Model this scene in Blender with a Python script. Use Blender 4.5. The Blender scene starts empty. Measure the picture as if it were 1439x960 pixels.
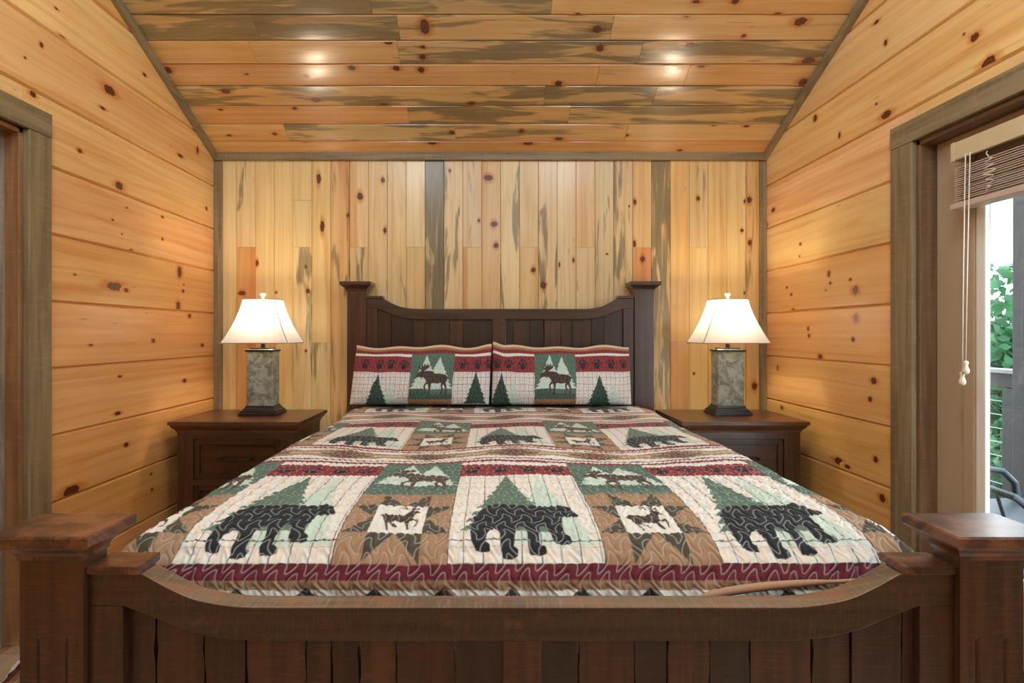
import bpy, bmesh, math, random
import numpy as np
from mathutils import Vector

random.seed(7)
RNG = np.random.default_rng(11)
C = bpy.context.scene.collection
SC = bpy.context.scene
PI = math.pi
H = 1.14            # eye height
F = 740.0           # focal length in pixels of a 1439 wide frame
CX, CY = 690.0, 469.0
YB = 3.29           # back wall
XL, XR = -1.725, 1.716
ZT = H + 1.116      # wall top at the back wall
SL = 0.49           # ceiling slope
YREAR = -3.3

def s2l(c):
    out = []
    for v in c:
        v = v / 255.0
        out.append(v / 12.92 if v <= 0.04045 else ((v + 0.055) / 1.055) ** 2.4)
    return tuple(out)

# ------------------------------------------------------------------ mesh builder
class MB:
    def __init__(self):
        self.v = []; self.f = []; self.uv = []; self.tone = []; self.aux = []; self.smooth = []
    def face(self, pts, uvs=None, tone=(1, 1, 1, 0), aux=(0, 0, 0, 1), auxs=None, smooth=False):
        b = len(self.v)
        self.v.extend([tuple(p) for p in pts])
        n = len(pts)
        self.f.append(tuple(range(b, b + n)))
        self.uv.append(uvs if uvs else [(0, 0)] * n)
        self.tone.append([tone] * n)
        self.aux.append(auxs if auxs else [aux] * n)
        self.smooth.append(smooth)
    def quad_uv(self, pts, g, off, tone, aux, smooth=False):
        # u along grain axis g, v the sum of the other two coordinates
        uvs = []
        for p in pts:
            o = [p[i] for i in range(3) if i != g]
            uvs.append((p[g] + off[0], o[0] + o[1] + off[1]))
        self.face(pts, uvs, tone, aux, smooth=smooth)
    def box(self, lo, hi, g=2, tone=(1, 1, 1, 0), aux=(0, 0, 0, 1), off=None):
        if off is None: off = (random.uniform(0, 40), random.uniform(0, 40))
        x0, y0, z0 = lo; x1, y1, z1 = hi
        P = [(x0,y0,z0),(x1,y0,z0),(x1,y1,z0),(x0,y1,z0),(x0,y0,z1),(x1,y0,z1),(x1,y1,z1),(x0,y1,z1)]
        for f in ((0,3,2,1),(4,5,6,7),(0,1,5,4),(1,2,6,5),(2,3,7,6),(3,0,4,7)):
            self.quad_uv([P[i] for i in f], g, off, tone, aux)
    def loft(self, rings, g=2, tone=(1,1,1,0), aux=(0,0,0,1), cap=True, smooth=False, off=None, side_tones={}):
        if off is None: off = (random.uniform(0, 40), random.uniform(0, 40))
        for a, b in zip(rings[:-1], rings[1:]):
            n = len(a)
            for i in range(n):
                j = (i + 1) % n
                self.quad_uv([a[i], a[j], b[j], b[i]], g, off, side_tones.get(i, tone), aux, smooth)
        if cap:
            self.quad_uv(list(reversed(rings[0])), g, off, tone, aux)
            self.quad_uv(list(rings[-1]), g, off, tone, aux)
    def rect_loft(self, cx, cy, prof, **k):
        rings = [[(cx-hx,cy-hy,z),(cx+hx,cy-hy,z),(cx+hx,cy+hy,z),(cx-hx,cy+hy,z)] for hx, hy, z in prof]
        self.loft(rings, **k)
    def lathe(self, cx, cy, prof, n=24, **k):
        rings = [[(cx+r*math.cos(2*PI*i/n), cy+r*math.sin(2*PI*i/n), z) for i in range(n)] for r, z in prof]
        k.setdefault('smooth', True)
        self.loft(rings, **k)
    def prism(self, poly, y0, y1, g=0, tone=(1,1,1,0), aux=(0,0,0,1)):
        # polygon in XZ, extruded along Y
        off = (random.uniform(0, 40), random.uniform(0, 40))
        n = len(poly)
        self.quad_uv([(x, y0, z) for x, z in poly], g, off, tone, aux)
        self.quad_uv([(x, y1, z) for x, z in reversed(poly)], g, off, tone, aux)
        for i in range(n):
            j = (i + 1) % n
            a, b = poly[i], poly[j]
            self.quad_uv([(a[0],y0,a[1]),(a[0],y1,a[1]),(b[0],y1,b[1]),(b[0],y0,b[1])], g, off, tone, aux)
    def tube(self, pts, r, n=10, tone=(1,1,1,0), aux=(0,0,0,1)):
        pts = [Vector(p) for p in pts]
        rings = []
        up = Vector((0, 0, 1))
        for i, p in enumerate(pts):
            d = (pts[min(i+1, len(pts)-1)] - pts[max(i-1, 0)]).normalized()
            a = d.cross(up)
            if a.length < 0.05: a = d.cross(Vector((1, 0, 0)))
            a.normalize(); b = d.cross(a).normalized()
            rr = r[i] if isinstance(r, (list, tuple)) else r
            rings.append([tuple(p + a*rr*math.cos(2*PI*k/n) + b*rr*math.sin(2*PI*k/n)) for k in range(n)])
        self.loft(rings, tone=tone, aux=aux, smooth=True)
    def build(self, name, mat, parent=None, origin=(0,0,0), weld=True, bevel=0, seg=2):
        me = bpy.data.meshes.new(name)
        ox, oy, oz = origin
        me.from_pydata([(x-ox, y-oy, z-oz) for x, y, z in self.v], [], self.f)
        uvl = me.uv_layers.new(name='UVMap')
        uvl.data.foreach_set('uv', np.array([c for f in self.uv for p in f for c in p], dtype=np.float32))
        for nm, src in (('tone', self.tone), ('aux', self.aux)):
            at = me.color_attributes.new(nm, 'FLOAT_COLOR', 'CORNER')
            at.data.foreach_set('color', np.array([c for f in src for p in f for c in p], dtype=np.float32))
        me.polygons.foreach_set('use_smooth', np.array(self.smooth, dtype=bool))
        if weld:
            bm = bmesh.new(); bm.from_mesh(me)
            bmesh.ops.remove_doubles(bm, verts=bm.verts, dist=1e-5)
            bmesh.ops.recalc_face_normals(bm, faces=bm.faces)
            bm.to_mesh(me); bm.free()
        me.materials.append(mat)
        o = bpy.data.objects.new(name, me)
        C.objects.link(o)
        if parent:
            o.parent = parent
            o.location = (ox - parent_world(parent)[0], oy - parent_world(parent)[1], oz - parent_world(parent)[2])
        else:
            o.location = origin
        if bevel:
            m = o.modifiers.new('edge', 'BEVEL'); m.width = bevel; m.segments = seg
            m.limit_method = 'ANGLE'; m.angle_limit = math.radians(40)
        return o

def parent_world(o):
    x = y = z = 0.0
    while o:
        x += o.location.x; y += o.location.y; z += o.location.z
        o = o.parent
    return (x, y, z)

def tag(o, label=None, cat=None, group=None, kind=None):
    if label: o['label'] = label
    if cat: o['category'] = cat
    if group: o['group'] = group
    if kind: o['kind'] = kind
    return o

def thing(name, loc, label=None, cat=None, group=None, kind=None):
    o = bpy.data.objects.new(name, None); C.objects.link(o)
    o.location = loc; o.empty_display_size = 0.1
    return tag(o, label, cat, group, kind)

# ------------------------------------------------------------------ node helpers
def new_mat(name):
    m = bpy.data.materials.new(name); m.use_nodes = True
    nt = m.node_tree
    for n in list(nt.nodes): nt.nodes.remove(n)
    out = nt.nodes.new('ShaderNodeOutputMaterial')
    p = nt.nodes.new('ShaderNodeBsdfPrincipled')
    nt.links.new(p.outputs[0], out.inputs[0])
    return m, nt, p, out

class N:
    def __init__(self, nt): self.nt = nt
    def node(self, t, **kw):
        n = self.nt.nodes.new(t)
        for k, v in kw.items(): setattr(n, k, v)
        return n
    def link(self, a, b): self.nt.links.new(a, b)
    def val(self, x, sock):
        if hasattr(x, 'node'): self.link(x, sock)
        else: sock.default_value = x
    def math(self, op, a, b=0.0, c=0.0, clamp=False):
        n = self.node('ShaderNodeMath', operation=op); n.use_clamp = clamp
        self.val(a, n.inputs[0]); self.val(b, n.inputs[1]); self.val(c, n.inputs[2])
        return n.outputs[0]
    def mix(self, fac, a, b, mode='MIX'):
        n = self.node('ShaderNodeMix', data_type='RGBA', blend_type=mode)
        self.val(fac, n.inputs[0])
        for x, s in ((a, n.inputs[6]), (b, n.inputs[7])):
            if hasattr(x, 'node'): self.link(x, s)
            else: s.default_value = (*x, 1) if len(x) == 3 else x
        return n.outputs[2]
    def sstep(self, x, a, b):
        n = self.node('ShaderNodeMapRange', interpolation_type='SMOOTHSTEP')
        self.val(x, n.inputs[0]); self.val(a, n.inputs[1]); self.val(b, n.inputs[2])
        return n.outputs[0]
    def vec(self, x, y, z=0.0):
        n = self.node('ShaderNodeCombineXYZ')
        self.val(x, n.inputs[0]); self.val(y, n.inputs[1]); self.val(z, n.inputs[2])
        return n.outputs[0]
    def noise(self, v, scale=1.0, detail=2.0, rough=0.5, dist=0.0):
        n = self.node('ShaderNodeTexNoise')
        self.link(v, n.inputs['Vector'])
        n.inputs['Scale'].default_value = scale; n.inputs['Detail'].default_value = detail
        n.inputs['Roughness'].default_value = rough; n.inputs['Distortion'].default_value = dist
        return n.outputs[0]
    def sep(self, c):
        n = self.node('ShaderNodeSeparateColor'); self.link(c, n.inputs[0])
        return n.outputs[0], n.outputs[1], n.outputs[2]
    def uv(self):
        n = self.node('ShaderNodeUVMap', uv_map='UVMap')
        s = self.node('ShaderNodeSeparateXYZ'); self.link(n.outputs[0], s.inputs[0])
        return s.outputs[0], s.outputs[1]
    def attr(self, name):
        n = self.node('ShaderNodeAttribute', attribute_name=name)
        return n.outputs['Color'], n.outputs['Alpha']
    def bump(self, h, strength, dist, p):
        n = self.node('ShaderNodeBump')
        n.inputs['Strength'].default_value = strength; n.inputs['Distance'].default_value = dist
        self.link(h, n.inputs['Height']); self.link(n.outputs[0], p.inputs['Normal'])

def pine_material(name, rough=0.38, coat=0.25, coat_rough=0.22):
    m, nt, p, out = new_mat(name); n = N(nt)
    u, v = n.uv()
    tone, stain = n.attr('tone')
    aux, _ = n.attr('aux'); knot, heart, band = n.sep(aux)
    warp = n.noise(n.vec(n.math('MULTIPLY', u, 1.3), n.math('MULTIPLY', v, 5.0)), 1.0, 2.0)
    vw = n.math('ADD', v, n.math('MULTIPLY', n.math('SUBTRACT', warp, 0.5), 0.05))
    vw = n.math('ADD', vw, n.math('MULTIPLY', knot, 0.012))
    ring = n.noise(n.vec(n.math('MULTIPLY', u, 0.35), n.math('MULTIPLY', vw, 38.0)), 1.0, 2.0, 0.5)
    fine = n.noise(n.vec(n.math('MULTIPLY', u, 3.0), n.math('MULTIPLY', vw, 260.0)), 1.0, 2.0, 0.6)
    soft = n.noise(n.vec(n.math('MULTIPLY', u, 2.2), n.math('MULTIPLY', v, 6.0), 3.3), 1.0, 3.0, 0.5)
    col = tone
    # warm heartwood stripe
    hs = n.noise(n.vec(n.math('MULTIPLY', u, 0.55), n.math('MULTIPLY', vw, 11.0), 7.7), 1.0, 1.0)
    hs = n.math('MULTIPLY', n.sstep(hs, 0.50, 0.60), heart)
    col = n.mix(hs, col, n.mix(1.0, col, (0.90, 0.72, 0.58), 'MULTIPLY'))
    g = n.math('MULTIPLY', n.sstep(ring, 0.42, 0.66), 0.36)
    col = n.mix(g, col, n.mix(1.0, col, (0.80, 0.60, 0.40), 'MULTIPLY'))
    col = n.mix(n.math('MULTIPLY', n.sstep(fine, 0.45, 0.75), 0.26), col, n.mix(1.0, col, (0.74, 0.58, 0.44), 'MULTIPLY'))
    col = n.mix(n.math('MULTIPLY', n.sstep(soft, 0.42, 0.72), 0.55), col, n.mix(1.0, col, (1.14, 1.17, 1.14), 'MULTIPLY'))
    flame = n.noise(n.vec(n.math('MULTIPLY', u, 1.1), n.math('MULTIPLY', vw, 14.0), 12.0), 1.0, 4.0, 0.6, 0.8)
    col = n.mix(n.math('MULTIPLY', n.sstep(flame, 0.5, 0.68), 0.55), col, n.mix(1.0, col, (0.86, 0.70, 0.52), 'MULTIPLY'))
    # blue stain: flame shaped grey streaks along the grain
    st = n.noise(n.vec(n.math('MULTIPLY', u, 1.9), n.math('MULTIPLY', vw, 17.0), 1.5), 1.0, 3.0, 0.55, 0.6)
    st2 = n.noise(n.vec(n.math('MULTIPLY', u, 5.5), n.math('MULTIPLY', vw, 95.0), 4.5), 1.0, 2.0, 0.6)
    stv = n.math('ADD', st, n.math('MULTIPLY', n.math('SUBTRACT', st2, 0.5), 0.22))
    thr = n.math('SUBTRACT', 0.78, n.math('MULTIPLY', stain, 0.50))
    sm = n.sstep(n.math('SUBTRACT', stv, thr), -0.02, 0.07)
    sm = n.math('MULTIPLY', sm, n.math('ADD', 0.55, n.math('MULTIPLY', stain, 0.38)))
    sm = n.math('MULTIPLY', sm, n.sstep(stain, 0.0, 0.08))
    grey = n.mix(n.math('ADD', st2, n.math('MULTIPLY', n.math('SUBTRACT', st, 0.5), -1.6), clamp=True), s2l((84, 78, 58)), s2l((146, 128, 88)))
    col = n.mix(sm, col, grey)
    # pitch flecks
    pf = n.noise(n.vec(n.math('MULTIPLY', u, 9.0), n.math('MULTIPLY', vw, 70.0), 9.0), 1.0, 1.0)
    col = n.mix(n.math('MULTIPLY', n.sstep(pf, 0.76, 0.80), 0.55), col, s2l((120, 76, 40)))
    # knots
    kn = n.noise(n.vec(n.math('MULTIPLY', u, 90.0), n.math('MULTIPLY', v, 90.0), 0.0), 1.0, 2.0)
    k = n.math('ADD', knot, n.math('MULTIPLY', n.math('SUBTRACT', kn, 0.5), 0.16))
    halo = n.math('MULTIPLY', n.sstep(k, 0.05, 0.42), 0.85)
    col = n.mix(halo, col, n.mix(1.0, col, (0.80, 0.50, 0.30), 'MULTIPLY'))
    col = n.mix(n.sstep(k, 0.42, 0.54), col, s2l((112, 56, 30)))
    col = n.mix(n.math('MULTIPLY', n.sstep(k, 0.56, 0.66), n.sstep(k, 0.86, 0.72)), col, s2l((66, 30, 18)))
    col = n.mix(n.math('MULTIPLY', n.sstep(k, 0.82, 0.95), 0.8), col, s2l((84, 42, 26)))
    n.link(col, p.inputs['Base Color'])
    p.inputs['Roughness'].default_value = rough
    p.inputs['Specular IOR Level'].default_value = 0.4
    p.inputs['Coat Weight'].default_value = coat
    p.inputs['Coat Roughness'].default_value = coat_rough
    hgt = n.math('ADD', n.math('MULTIPLY', ring, 0.6), n.math('MULTIPLY', fine, 0.3))
    n.bump(hgt, 0.12, 0.002, p)
    return m

def trim_material(name):
    m, nt, p, out = new_mat(name); n = N(nt)
    u, v = n.uv(); tone, wear = n.attr('tone'); aux, _ = n.attr('aux'); knot, _h, _b = n.sep(aux)
    a = n.noise(n.vec(n.math('MULTIPLY', u, 1.6), n.math('MULTIPLY', v, 26.0)), 1.0, 3.0, 0.6, 0.4)
    b = n.noise(n.vec(n.math('MULTIPLY', u, 60.0), n.math('MULTIPLY', v, 9.0)), 1.0, 2.0, 0.6)
    c = n.noise(n.vec(n.math('MULTIPLY', u, 2.0), n.math('MULTIPLY', v, 4.0), 5.0), 1.0, 3.0)
    col = n.mix(n.sstep(a, 0.35, 0.68), tone, n.mix(1.0, tone, (0.62, 0.56, 0.50), 'MULTIPLY'))
    col = n.mix(n.math('MULTIPLY', n.sstep(b, 0.5, 0.75), 0.25), col, n.mix(1.0, tone, (1.45, 1.4, 1.3), 'MULTIPLY'))
    col = n.mix(n.math('MULTIPLY', n.sstep(c, 0.5, 0.7), 0.35), col, n.mix(1.0, tone, (1.3, 1.12, 0.9), 'MULTIPLY'))
    col = n.mix(n.sstep(knot, 0.2, 0.6), col, s2l((64, 44, 30)))
    n.link(col, p.inputs['Base Color'])
    p.inputs['Roughness'].default_value = 0.6
    n.bump(n.math('ADD', a, n.math('MULTIPLY', b, 0.4)), 0.25, 0.002, p)
    return m

def dark_wood_material(name, rough=0.36, coat=0.2, saw=1.0):
    m, nt, p, out = new_mat(name); n = N(nt)
    u, v = n.uv(); tone, wear = n.attr('tone')
    a = n.noise(n.vec(n.math('MULTIPLY', u, 1.8), n.math('MULTIPLY', v, 34.0)), 1.0, 4.0, 0.62, 0.5)
    b = n.noise(n.vec(n.math('MULTIPLY', u, 240.0), n.math('MULTIPLY', v, 18.0)), 1.0, 3.0, 0.65)
    c = n.noise(n.vec(n.math('MULTIPLY', u, 13.0), n.math('MULTIPLY', v, 19.0), 2.0), 1.0, 6.0, 0.68)
    d = n.noise(n.vec(n.math('MULTIPLY', u, 420.0), n.math('MULTIPLY', v, 420.0), 8.0), 1.0, 2.0, 0.6)
    col = n.mix(n.sstep(a, 0.32, 0.7), tone, n.mix(1.0, tone, (0.42, 0.38, 0.36), 'MULTIPLY'))
    col = n.mix(n.math('MULTIPLY', n.sstep(b, 0.48, 0.72), 0.5), col, n.mix(1.0, tone, (1.9, 1.7, 1.5), 'MULTIPLY'))
    w = n.math('MULTIPLY', n.sstep(n.math('ADD', c, n.math('MULTIPLY', wear, 0.3)), 0.66, 0.82), n.math('MULTIPLY', wear, 0.9, clamp=True))
    col = n.mix(w, col, s2l((138, 88, 60)))
    sp = n.math('MULTIPLY', n.sstep(d, 0.66, 0.74), n.math('ADD', 0.16, n.math('MULTIPLY', wear, 0.7)))
    col = n.mix(sp, col, s2l((196, 172, 150)))
    n.link(col, p.inputs['Base Color'])
    r = n.math('ADD', rough, n.math('MULTIPLY', n.math('SUBTRACT', c, 0.5), 0.25))
    n.link(r, p.inputs['Roughness'])
    p.inputs['Specular IOR Level'].default_value = 0.45
    p.inputs['Coat Weight'].default_value = coat; p.inputs['Coat Roughness'].default_value = 0.24
    n.bump(n.math('ADD', n.math('MULTIPLY', a, 0.7), n.math('MULTIPLY', b, 0.9 * saw)), 0.35, 0.002, p)
    return m

def plain(name, rgb, rough=0.5, metal=0.0, noise_amt=0.12, scale=60.0, bump=0.0, spec=0.5):
    m, nt, p, out = new_mat(name); n = N(nt)
    tc = n.node('ShaderNodeTexCoord')
    a = n.noise(tc.outputs['Object'], scale, 3.0)
    c = s2l(rgb)
    col = n.mix(a, tuple(x*(1-noise_amt) for x in c), tuple(min(1, x*(1+noise_amt)) for x in c))
    n.link(col, p.inputs['Base Color'])
    p.inputs['Roughness'].default_value = rough; p.inputs['Metallic'].default_value = metal
    p.inputs['Specular IOR Level'].default_value = spec
    if bump: n.bump(a, bump, 0.002, p)
    return m

M = {}
M['pine'] = pine_material('knotty_pine_wall')
M['pine_ceiling'] = pine_material('knotty_pine_ceiling', rough=0.3, coat=0.9, coat_rough=0.2)
M['trim'] = trim_material('grey_stained_trim')
M['dark'] = dark_wood_material('dark_walnut_rough_sawn', coat=0.65)
M['dark_smooth'] = dark_wood_material('dark_walnut_smooth', rough=0.32, coat=0.3, saw=0.3)
M['metal_dark'] = plain('aged_dark_metal', (52, 46, 42), 0.4, 0.6)
M['paint_tan'] = plain('tan_door_paint', (176, 153, 124), 0.45, 0, 0.02, 20)
M['paint_white'] = plain('white_glazing_bead', (232, 228, 218), 0.4, 0, 0.02, 20)
M['cord'] = plain('white_cord', (232, 220, 208), 0.8, 0, 0.08, 300)
M['tassel'] = plain('pale_wood_tassel', (226, 208, 186), 0.5, 0, 0.08, 80)
M['lamp_black'] = plain('black_lamp_lacquer', (38, 36, 34), 0.3, 0, 0.2, 40)
M['valance'] = plain('pale_wood_valance', (206, 184, 146), 0.5, 0, 0.06, 12)
M['deck_wood'] = plain('weathered_deck_boards', (112, 110, 108), 0.8, 0, 0.2, 14)
M['post_wood'] = plain('dark_weathered_post', (44, 42, 40), 0.8, 0, 0.35, 18, 0.3)
M['steel'] = plain('steel_cable', (150, 156, 156), 0.4, 0.8, 0.05, 50)
M['chair_metal'] = plain('dark_chair_metal', (36, 48, 54), 0.35, 0.3, 0.15, 30)
M['bark'] = plain('tree_bark', (84, 70, 56), 0.9, 0, 0.3, 12, 0.4)
M['hill'] = plain('green_hillside', (40, 78, 36), 0.95, 0, 0.4, 1.5)
M['mattress'] = plain('white_mattress_ticking', (230, 226, 216), 0.8, 0, 0.04, 50)

def leaf_material(name, c1, c2):
    m, nt, p, out = new_mat(name); n = N(nt)
    tone, _ = n.attr('tone')
    tc = n.node('ShaderNodeTexCoord')
    a = n.noise(tc.outputs['Object'], 3.0, 3.0)
    r, g, b = n.sep(tone)
    col = n.mix(n.math('ADD', n.math('MULTIPLY', a, 0.5), n.math('MULTIPLY', r, 0.5)), s2l(c1), s2l(c2))
    n.link(col, p.inputs['Base Color'])
    p.inputs['Roughness'].default_value = 0.6
    tr = n.node('ShaderNodeBsdfTranslucent'); n.link(col, tr.inputs[0])
    mx = n.node('ShaderNodeMixShader'); mx.inputs[0].default_value = 0.35
    n.link(p.outputs[0], mx.inputs[1]); n.link(tr.outputs[0], mx.inputs[2]); n.link(mx.outputs[0], out.inputs[0])
    return m
M['leaf'] = leaf_material('maple_leaves', (16, 58, 34), (62, 122, 72))

def slate_material():
    m, nt, p, out = new_mat('grey_green_slate'); n = N(nt)
    tc = n.node('ShaderNodeTexCoord'); o = tc.outputs['Object']
    a = n.noise(o, 22.0, 6.0, 0.65, 0.8); b = n.noise(o, 90.0, 4.0, 0.6); c = n.noise(o, 9.0, 3.0)
    col = n.mix(n.sstep(a, 0.35, 0.65), s2l((104, 110, 96)), s2l((168, 172, 156)))
    col = n.mix(n.math('MULTIPLY', n.sstep(b, 0.55, 0.75), 0.5), col, s2l((176, 168, 146)))
    col = n.mix(n.math('MULTIPLY', n.sstep(c, 0.55, 0.7), 0.4), col, s2l((128, 112, 84)))
    n.link(col, p.inputs['Base Color']); p.inputs['Roughness'].default_value = 0.5
    n.bump(n.math('ADD', a, n.math('MULTIPLY', b, 0.3)), 0.9, 0.006, p)
    return m
M['slate'] = slate_material()

def shade_material():
    m, nt, p, out = new_mat('lit_white_linen_shade'); n = N(nt)
    tc = n.node('ShaderNodeTexCoord')
    a = n.noise(tc.outputs['Object'], 400.0, 2.0)
    col = n.mix(a, (0.70, 0.66, 0.61), (0.78, 0.74, 0.69))
    d = n.node('ShaderNodeBsdfDiffuse'); t = n.node('ShaderNodeBsdfTranslucent')
    n.link(col, d.inputs[0]); n.link(col, t.inputs[0])
    mx = n.node('ShaderNodeMixShader'); mx.inputs[0].default_value = 0.34
    n.link(d.outputs[0], mx.inputs[1]); n.link(t.outputs[0], mx.inputs[2])
    n.link(mx.outputs[0], out.inputs[0])
    nt.nodes.remove(p)
    return m
M['shade'] = shade_material()
M['piping'] = plain('shade_piping', (170, 158, 148), 0.7, 0, 0.05, 200)
M['finial'] = plain('white_finial', (240, 232, 222), 0.4, 0, 0.03, 50)

def glass_material():
    m, nt, p, out = new_mat('thin_clear_glass'); n = N(nt)
    nt.nodes.remove(p)
    tr = n.node('ShaderNodeBsdfTransparent'); tr.inputs[0].default_value = (0.93, 0.97, 0.96, 1)
    gl = n.node('ShaderNodeBsdfGlossy'); gl.inputs['Roughness'].default_value = 0.02
    lw_ = n.node('ShaderNodeLayerWeight'); lw_.inputs[0].default_value = 0.5
    fr_ = n.math('ADD', n.math('MULTIPLY', n.math('POWER', lw_.outputs['Facing'], 5.0), 0.9), 0.035)
    mx = n.node('ShaderNodeMixShader')
    n.link(fr_, mx.inputs[0]); n.link(tr.outputs[0], mx.inputs[1]); n.link(gl.outputs[0], mx.inputs[2])
    n.link(mx.outputs[0], out.inputs[0])
    return m
M['glass'] = glass_material()

def bulb_material():
    m, nt, p, out = new_mat('lit_bulb'); n = N(nt)
    p.inputs['Emission Color'].default_value = (1.0, 0.84, 0.62, 1)
    p.inputs['Emission Strength'].default_value = BULB
    return m

def fabric_material(name):
    m, nt, p, out = new_mat(name); n = N(nt)
    at = n.node('ShaderNodeAttribute', attribute_name='print')
    tc = n.node('ShaderNodeTexCoord')
    a = n.noise(tc.outputs['Object'], 900.0, 2.0)
    b = n.noise(tc.outputs['Object'], 70.0, 3.0)
    c = at.outputs['Color']
    col = n.mix(n.math('MULTIPLY', n.sstep(a, 0.5, 0.8), 0.22), c, n.mix(0.45, c, (0.62, 0.58, 0.52)))
    col = n.mix(n.math('MULTIPLY', n.sstep(b, 0.45, 0.75), 0.10), col, n.mix(1.0, col, (0.8, 0.8, 0.8), 'MULTIPLY'))
    n.link(col, p.inputs['Base Color'])
    p.inputs['Roughness'].default_value = 0.85
    p.inputs['Specular IOR Level'].default_value = 0.2
    p.inputs['Sheen Weight'].default_value = 0.08
    n.bump(a, 0.12, 0.001, p)
    return m
M['fabric'] = fabric_material('printed_quilt_cotton')
BULB = 30.0

# ------------------------------------------------------------------ boarded surfaces
PINE_G = 0.82
YEL = [(231, 192, 128), (226, 184, 118), (234, 198, 138), (222, 178, 112)]
ORA = [(222, 166, 100), (216, 156, 92), (226, 172, 106)]
class Surface:
    def __init__(self, O, U, V, Nn, chamfer, depth):
        self.O, self.U, self.V, self.N = Vector(O), Vector(U), Vector(V), Vector(Nn); self.tint = (0.94, 0.98, 1.0)
        self.c, self.d = chamfer, depth; self.crown = 0.0
        self.mb = MB(); self.boards = []
    def P(self, u, v, n=0.0): return tuple(self.O + self.U*u + self.V*v + self.N*n)
    def board(self, u0, u1, v0, v1, tone, stain=0.0, heart=0.0):
        off = (random.uniform(0, 60), random.uniform(0, 60))
        t = (*[c**PINE_G*k for c, k in zip(s2l(tone), self.tint)], stain); a = (0, heart, 0, 1)
        c, d = self.c, self.d
        prof = [(v0, -d), (v0 + c, 0), (v1 - c, 0), (v1, -d)]
        if self.crown:
            m = (v0+v1)/2; hw = (v1-v0)/2 - c
            prof = [(v0, -d)] + [(m + hw*q, -self.crown*q*q) for q in (-1, -.6, -.2, .2, .6, 1)] + [(v1, -d)]
        e = 0.0006
        for (a0, n0), (a1, n1) in zip(prof[:-1], prof[1:]):
            uvs = [(u0+off[0], a0+off[1]), (u1+off[0], a0+off[1]), (u1+off[0], a1+off[1]), (u0+off[0], a1+off[1])]
            self.mb.face([self.P(u0+e, a0, n0), self.P(u1-e, a0, n0), self.P(u1-e, a1, n1), self.P(u0+e, a1, n1)], uvs, t, a)
        for ue in (u0+e, u1-e):
            self.mb.face([self.P(ue, v0, -d), self.P(ue, v0+c, 0), self.P(ue, v1-c, 0), self.P(ue, v1, -d)],
                         [(ue, v0)]*4, t, a)
        self.boards.append((u0, u1, v0, v1, t, heart, off))
    def hit(self, px, py):
        e = Vector((0, 0, H)); d = Vector(((px-CX)/F, 1.0, (CY-py)/F))
        k = (self.O - e).dot(self.N) / d.dot(self.N)
        q = e + d*k - self.O
        return q.dot(self.U), q.dot(self.V), k
    def knot(self, px, py, wu, wv, rot=0.0):
        # wu, wv: full size in pixels at the surface along / across the grain (converted to metres here)
        u, v, k = self.hit(px, py)
        ru, rv = wu*k/F/2, wv*k/F/2
        for (u0, u1, v0, v1, t, heart, off) in self.boards:
            if u0 <= u <= u1 and v0 <= v <= v1: break
        else: return
        NS = 18; lev = [(0.0, 1.0), (0.30, 0.85), (0.42, 0.58), (0.52, 0.44), (0.75, 0.18), (1.0, 0.0)]
        jit = [random.uniform(0.88, 1.12) for _ in range(NS)]
        self.nk = getattr(self, 'nk', 0) + 1; lift = 0.0004 + 0.00004*self.nk
        ring = []
        for r, kv in lev:
            pts = []
            for i in range(NS):
                a = 2*PI*i/NS
                x, y = r*ru*1.75*jit[i]*math.cos(a), r*rv*1.75*jit[i]*math.sin(a)
                # long flare of the disturbed grain along the board
                if r > 0.6: x *= 1.0 + 0.5*abs(math.cos(a))
                x, y = x*math.cos(rot)-y*math.sin(rot), x*math.sin(rot)+y*math.cos(rot)
                uu = min(max(u + x, u0+0.002), u1-0.002); vv = min(max(v + y, v0+self.c), v1-self.c)
                pts.append((uu, vv, kv))
            ring.append(pts)
        for A, B in zip(ring[:-1], ring[1:]):
            for i in range(NS):
                j = (i+1) % NS
                q = [A[i], A[j], B[j], B[i]]
                self.mb.face([self.P(x, y, lift) for x, y, _ in q], [(x+off[0], y+off[1]) for x, y, _ in q], t,
                             auxs=[(kv, heart, 0, 1) for _, _, kv in q])
    def slab(self, u0, u1, v0, v1, n0, n1, tone=(150, 105, 62)):
        # solid backing behind the boards
        t = (*s2l(tone), 0)
        P8 = [self.P(u, v, n) for n in (n0, n1) for v in (v0, v1) for u in (u0, u1)]
        for f in ((0,1,3,2),(4,5,7,6),(0,1,5,4),(2,3,7,6),(0,2,6,4),(1,3,7,5)):
            self.mb.face([P8[i] for i in f], [(0, 0)]*4, t)

def ceil_z(y): return ZT + SL*(YB - y) if y >= 0 else ZT + SL*(YB + y)

# back wall: vertical boards
bw = Surface((0, YB, 0), (0, 0, 1), (1, 0, 0), (0, -1, 0), 0.0028, 0.006)
def bx(px): return (px-CX)*YB/F
def bz(py): return H + (CY-py)*YB/F
edges = [305.6 + 26.52*i for i in range(30)]
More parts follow.
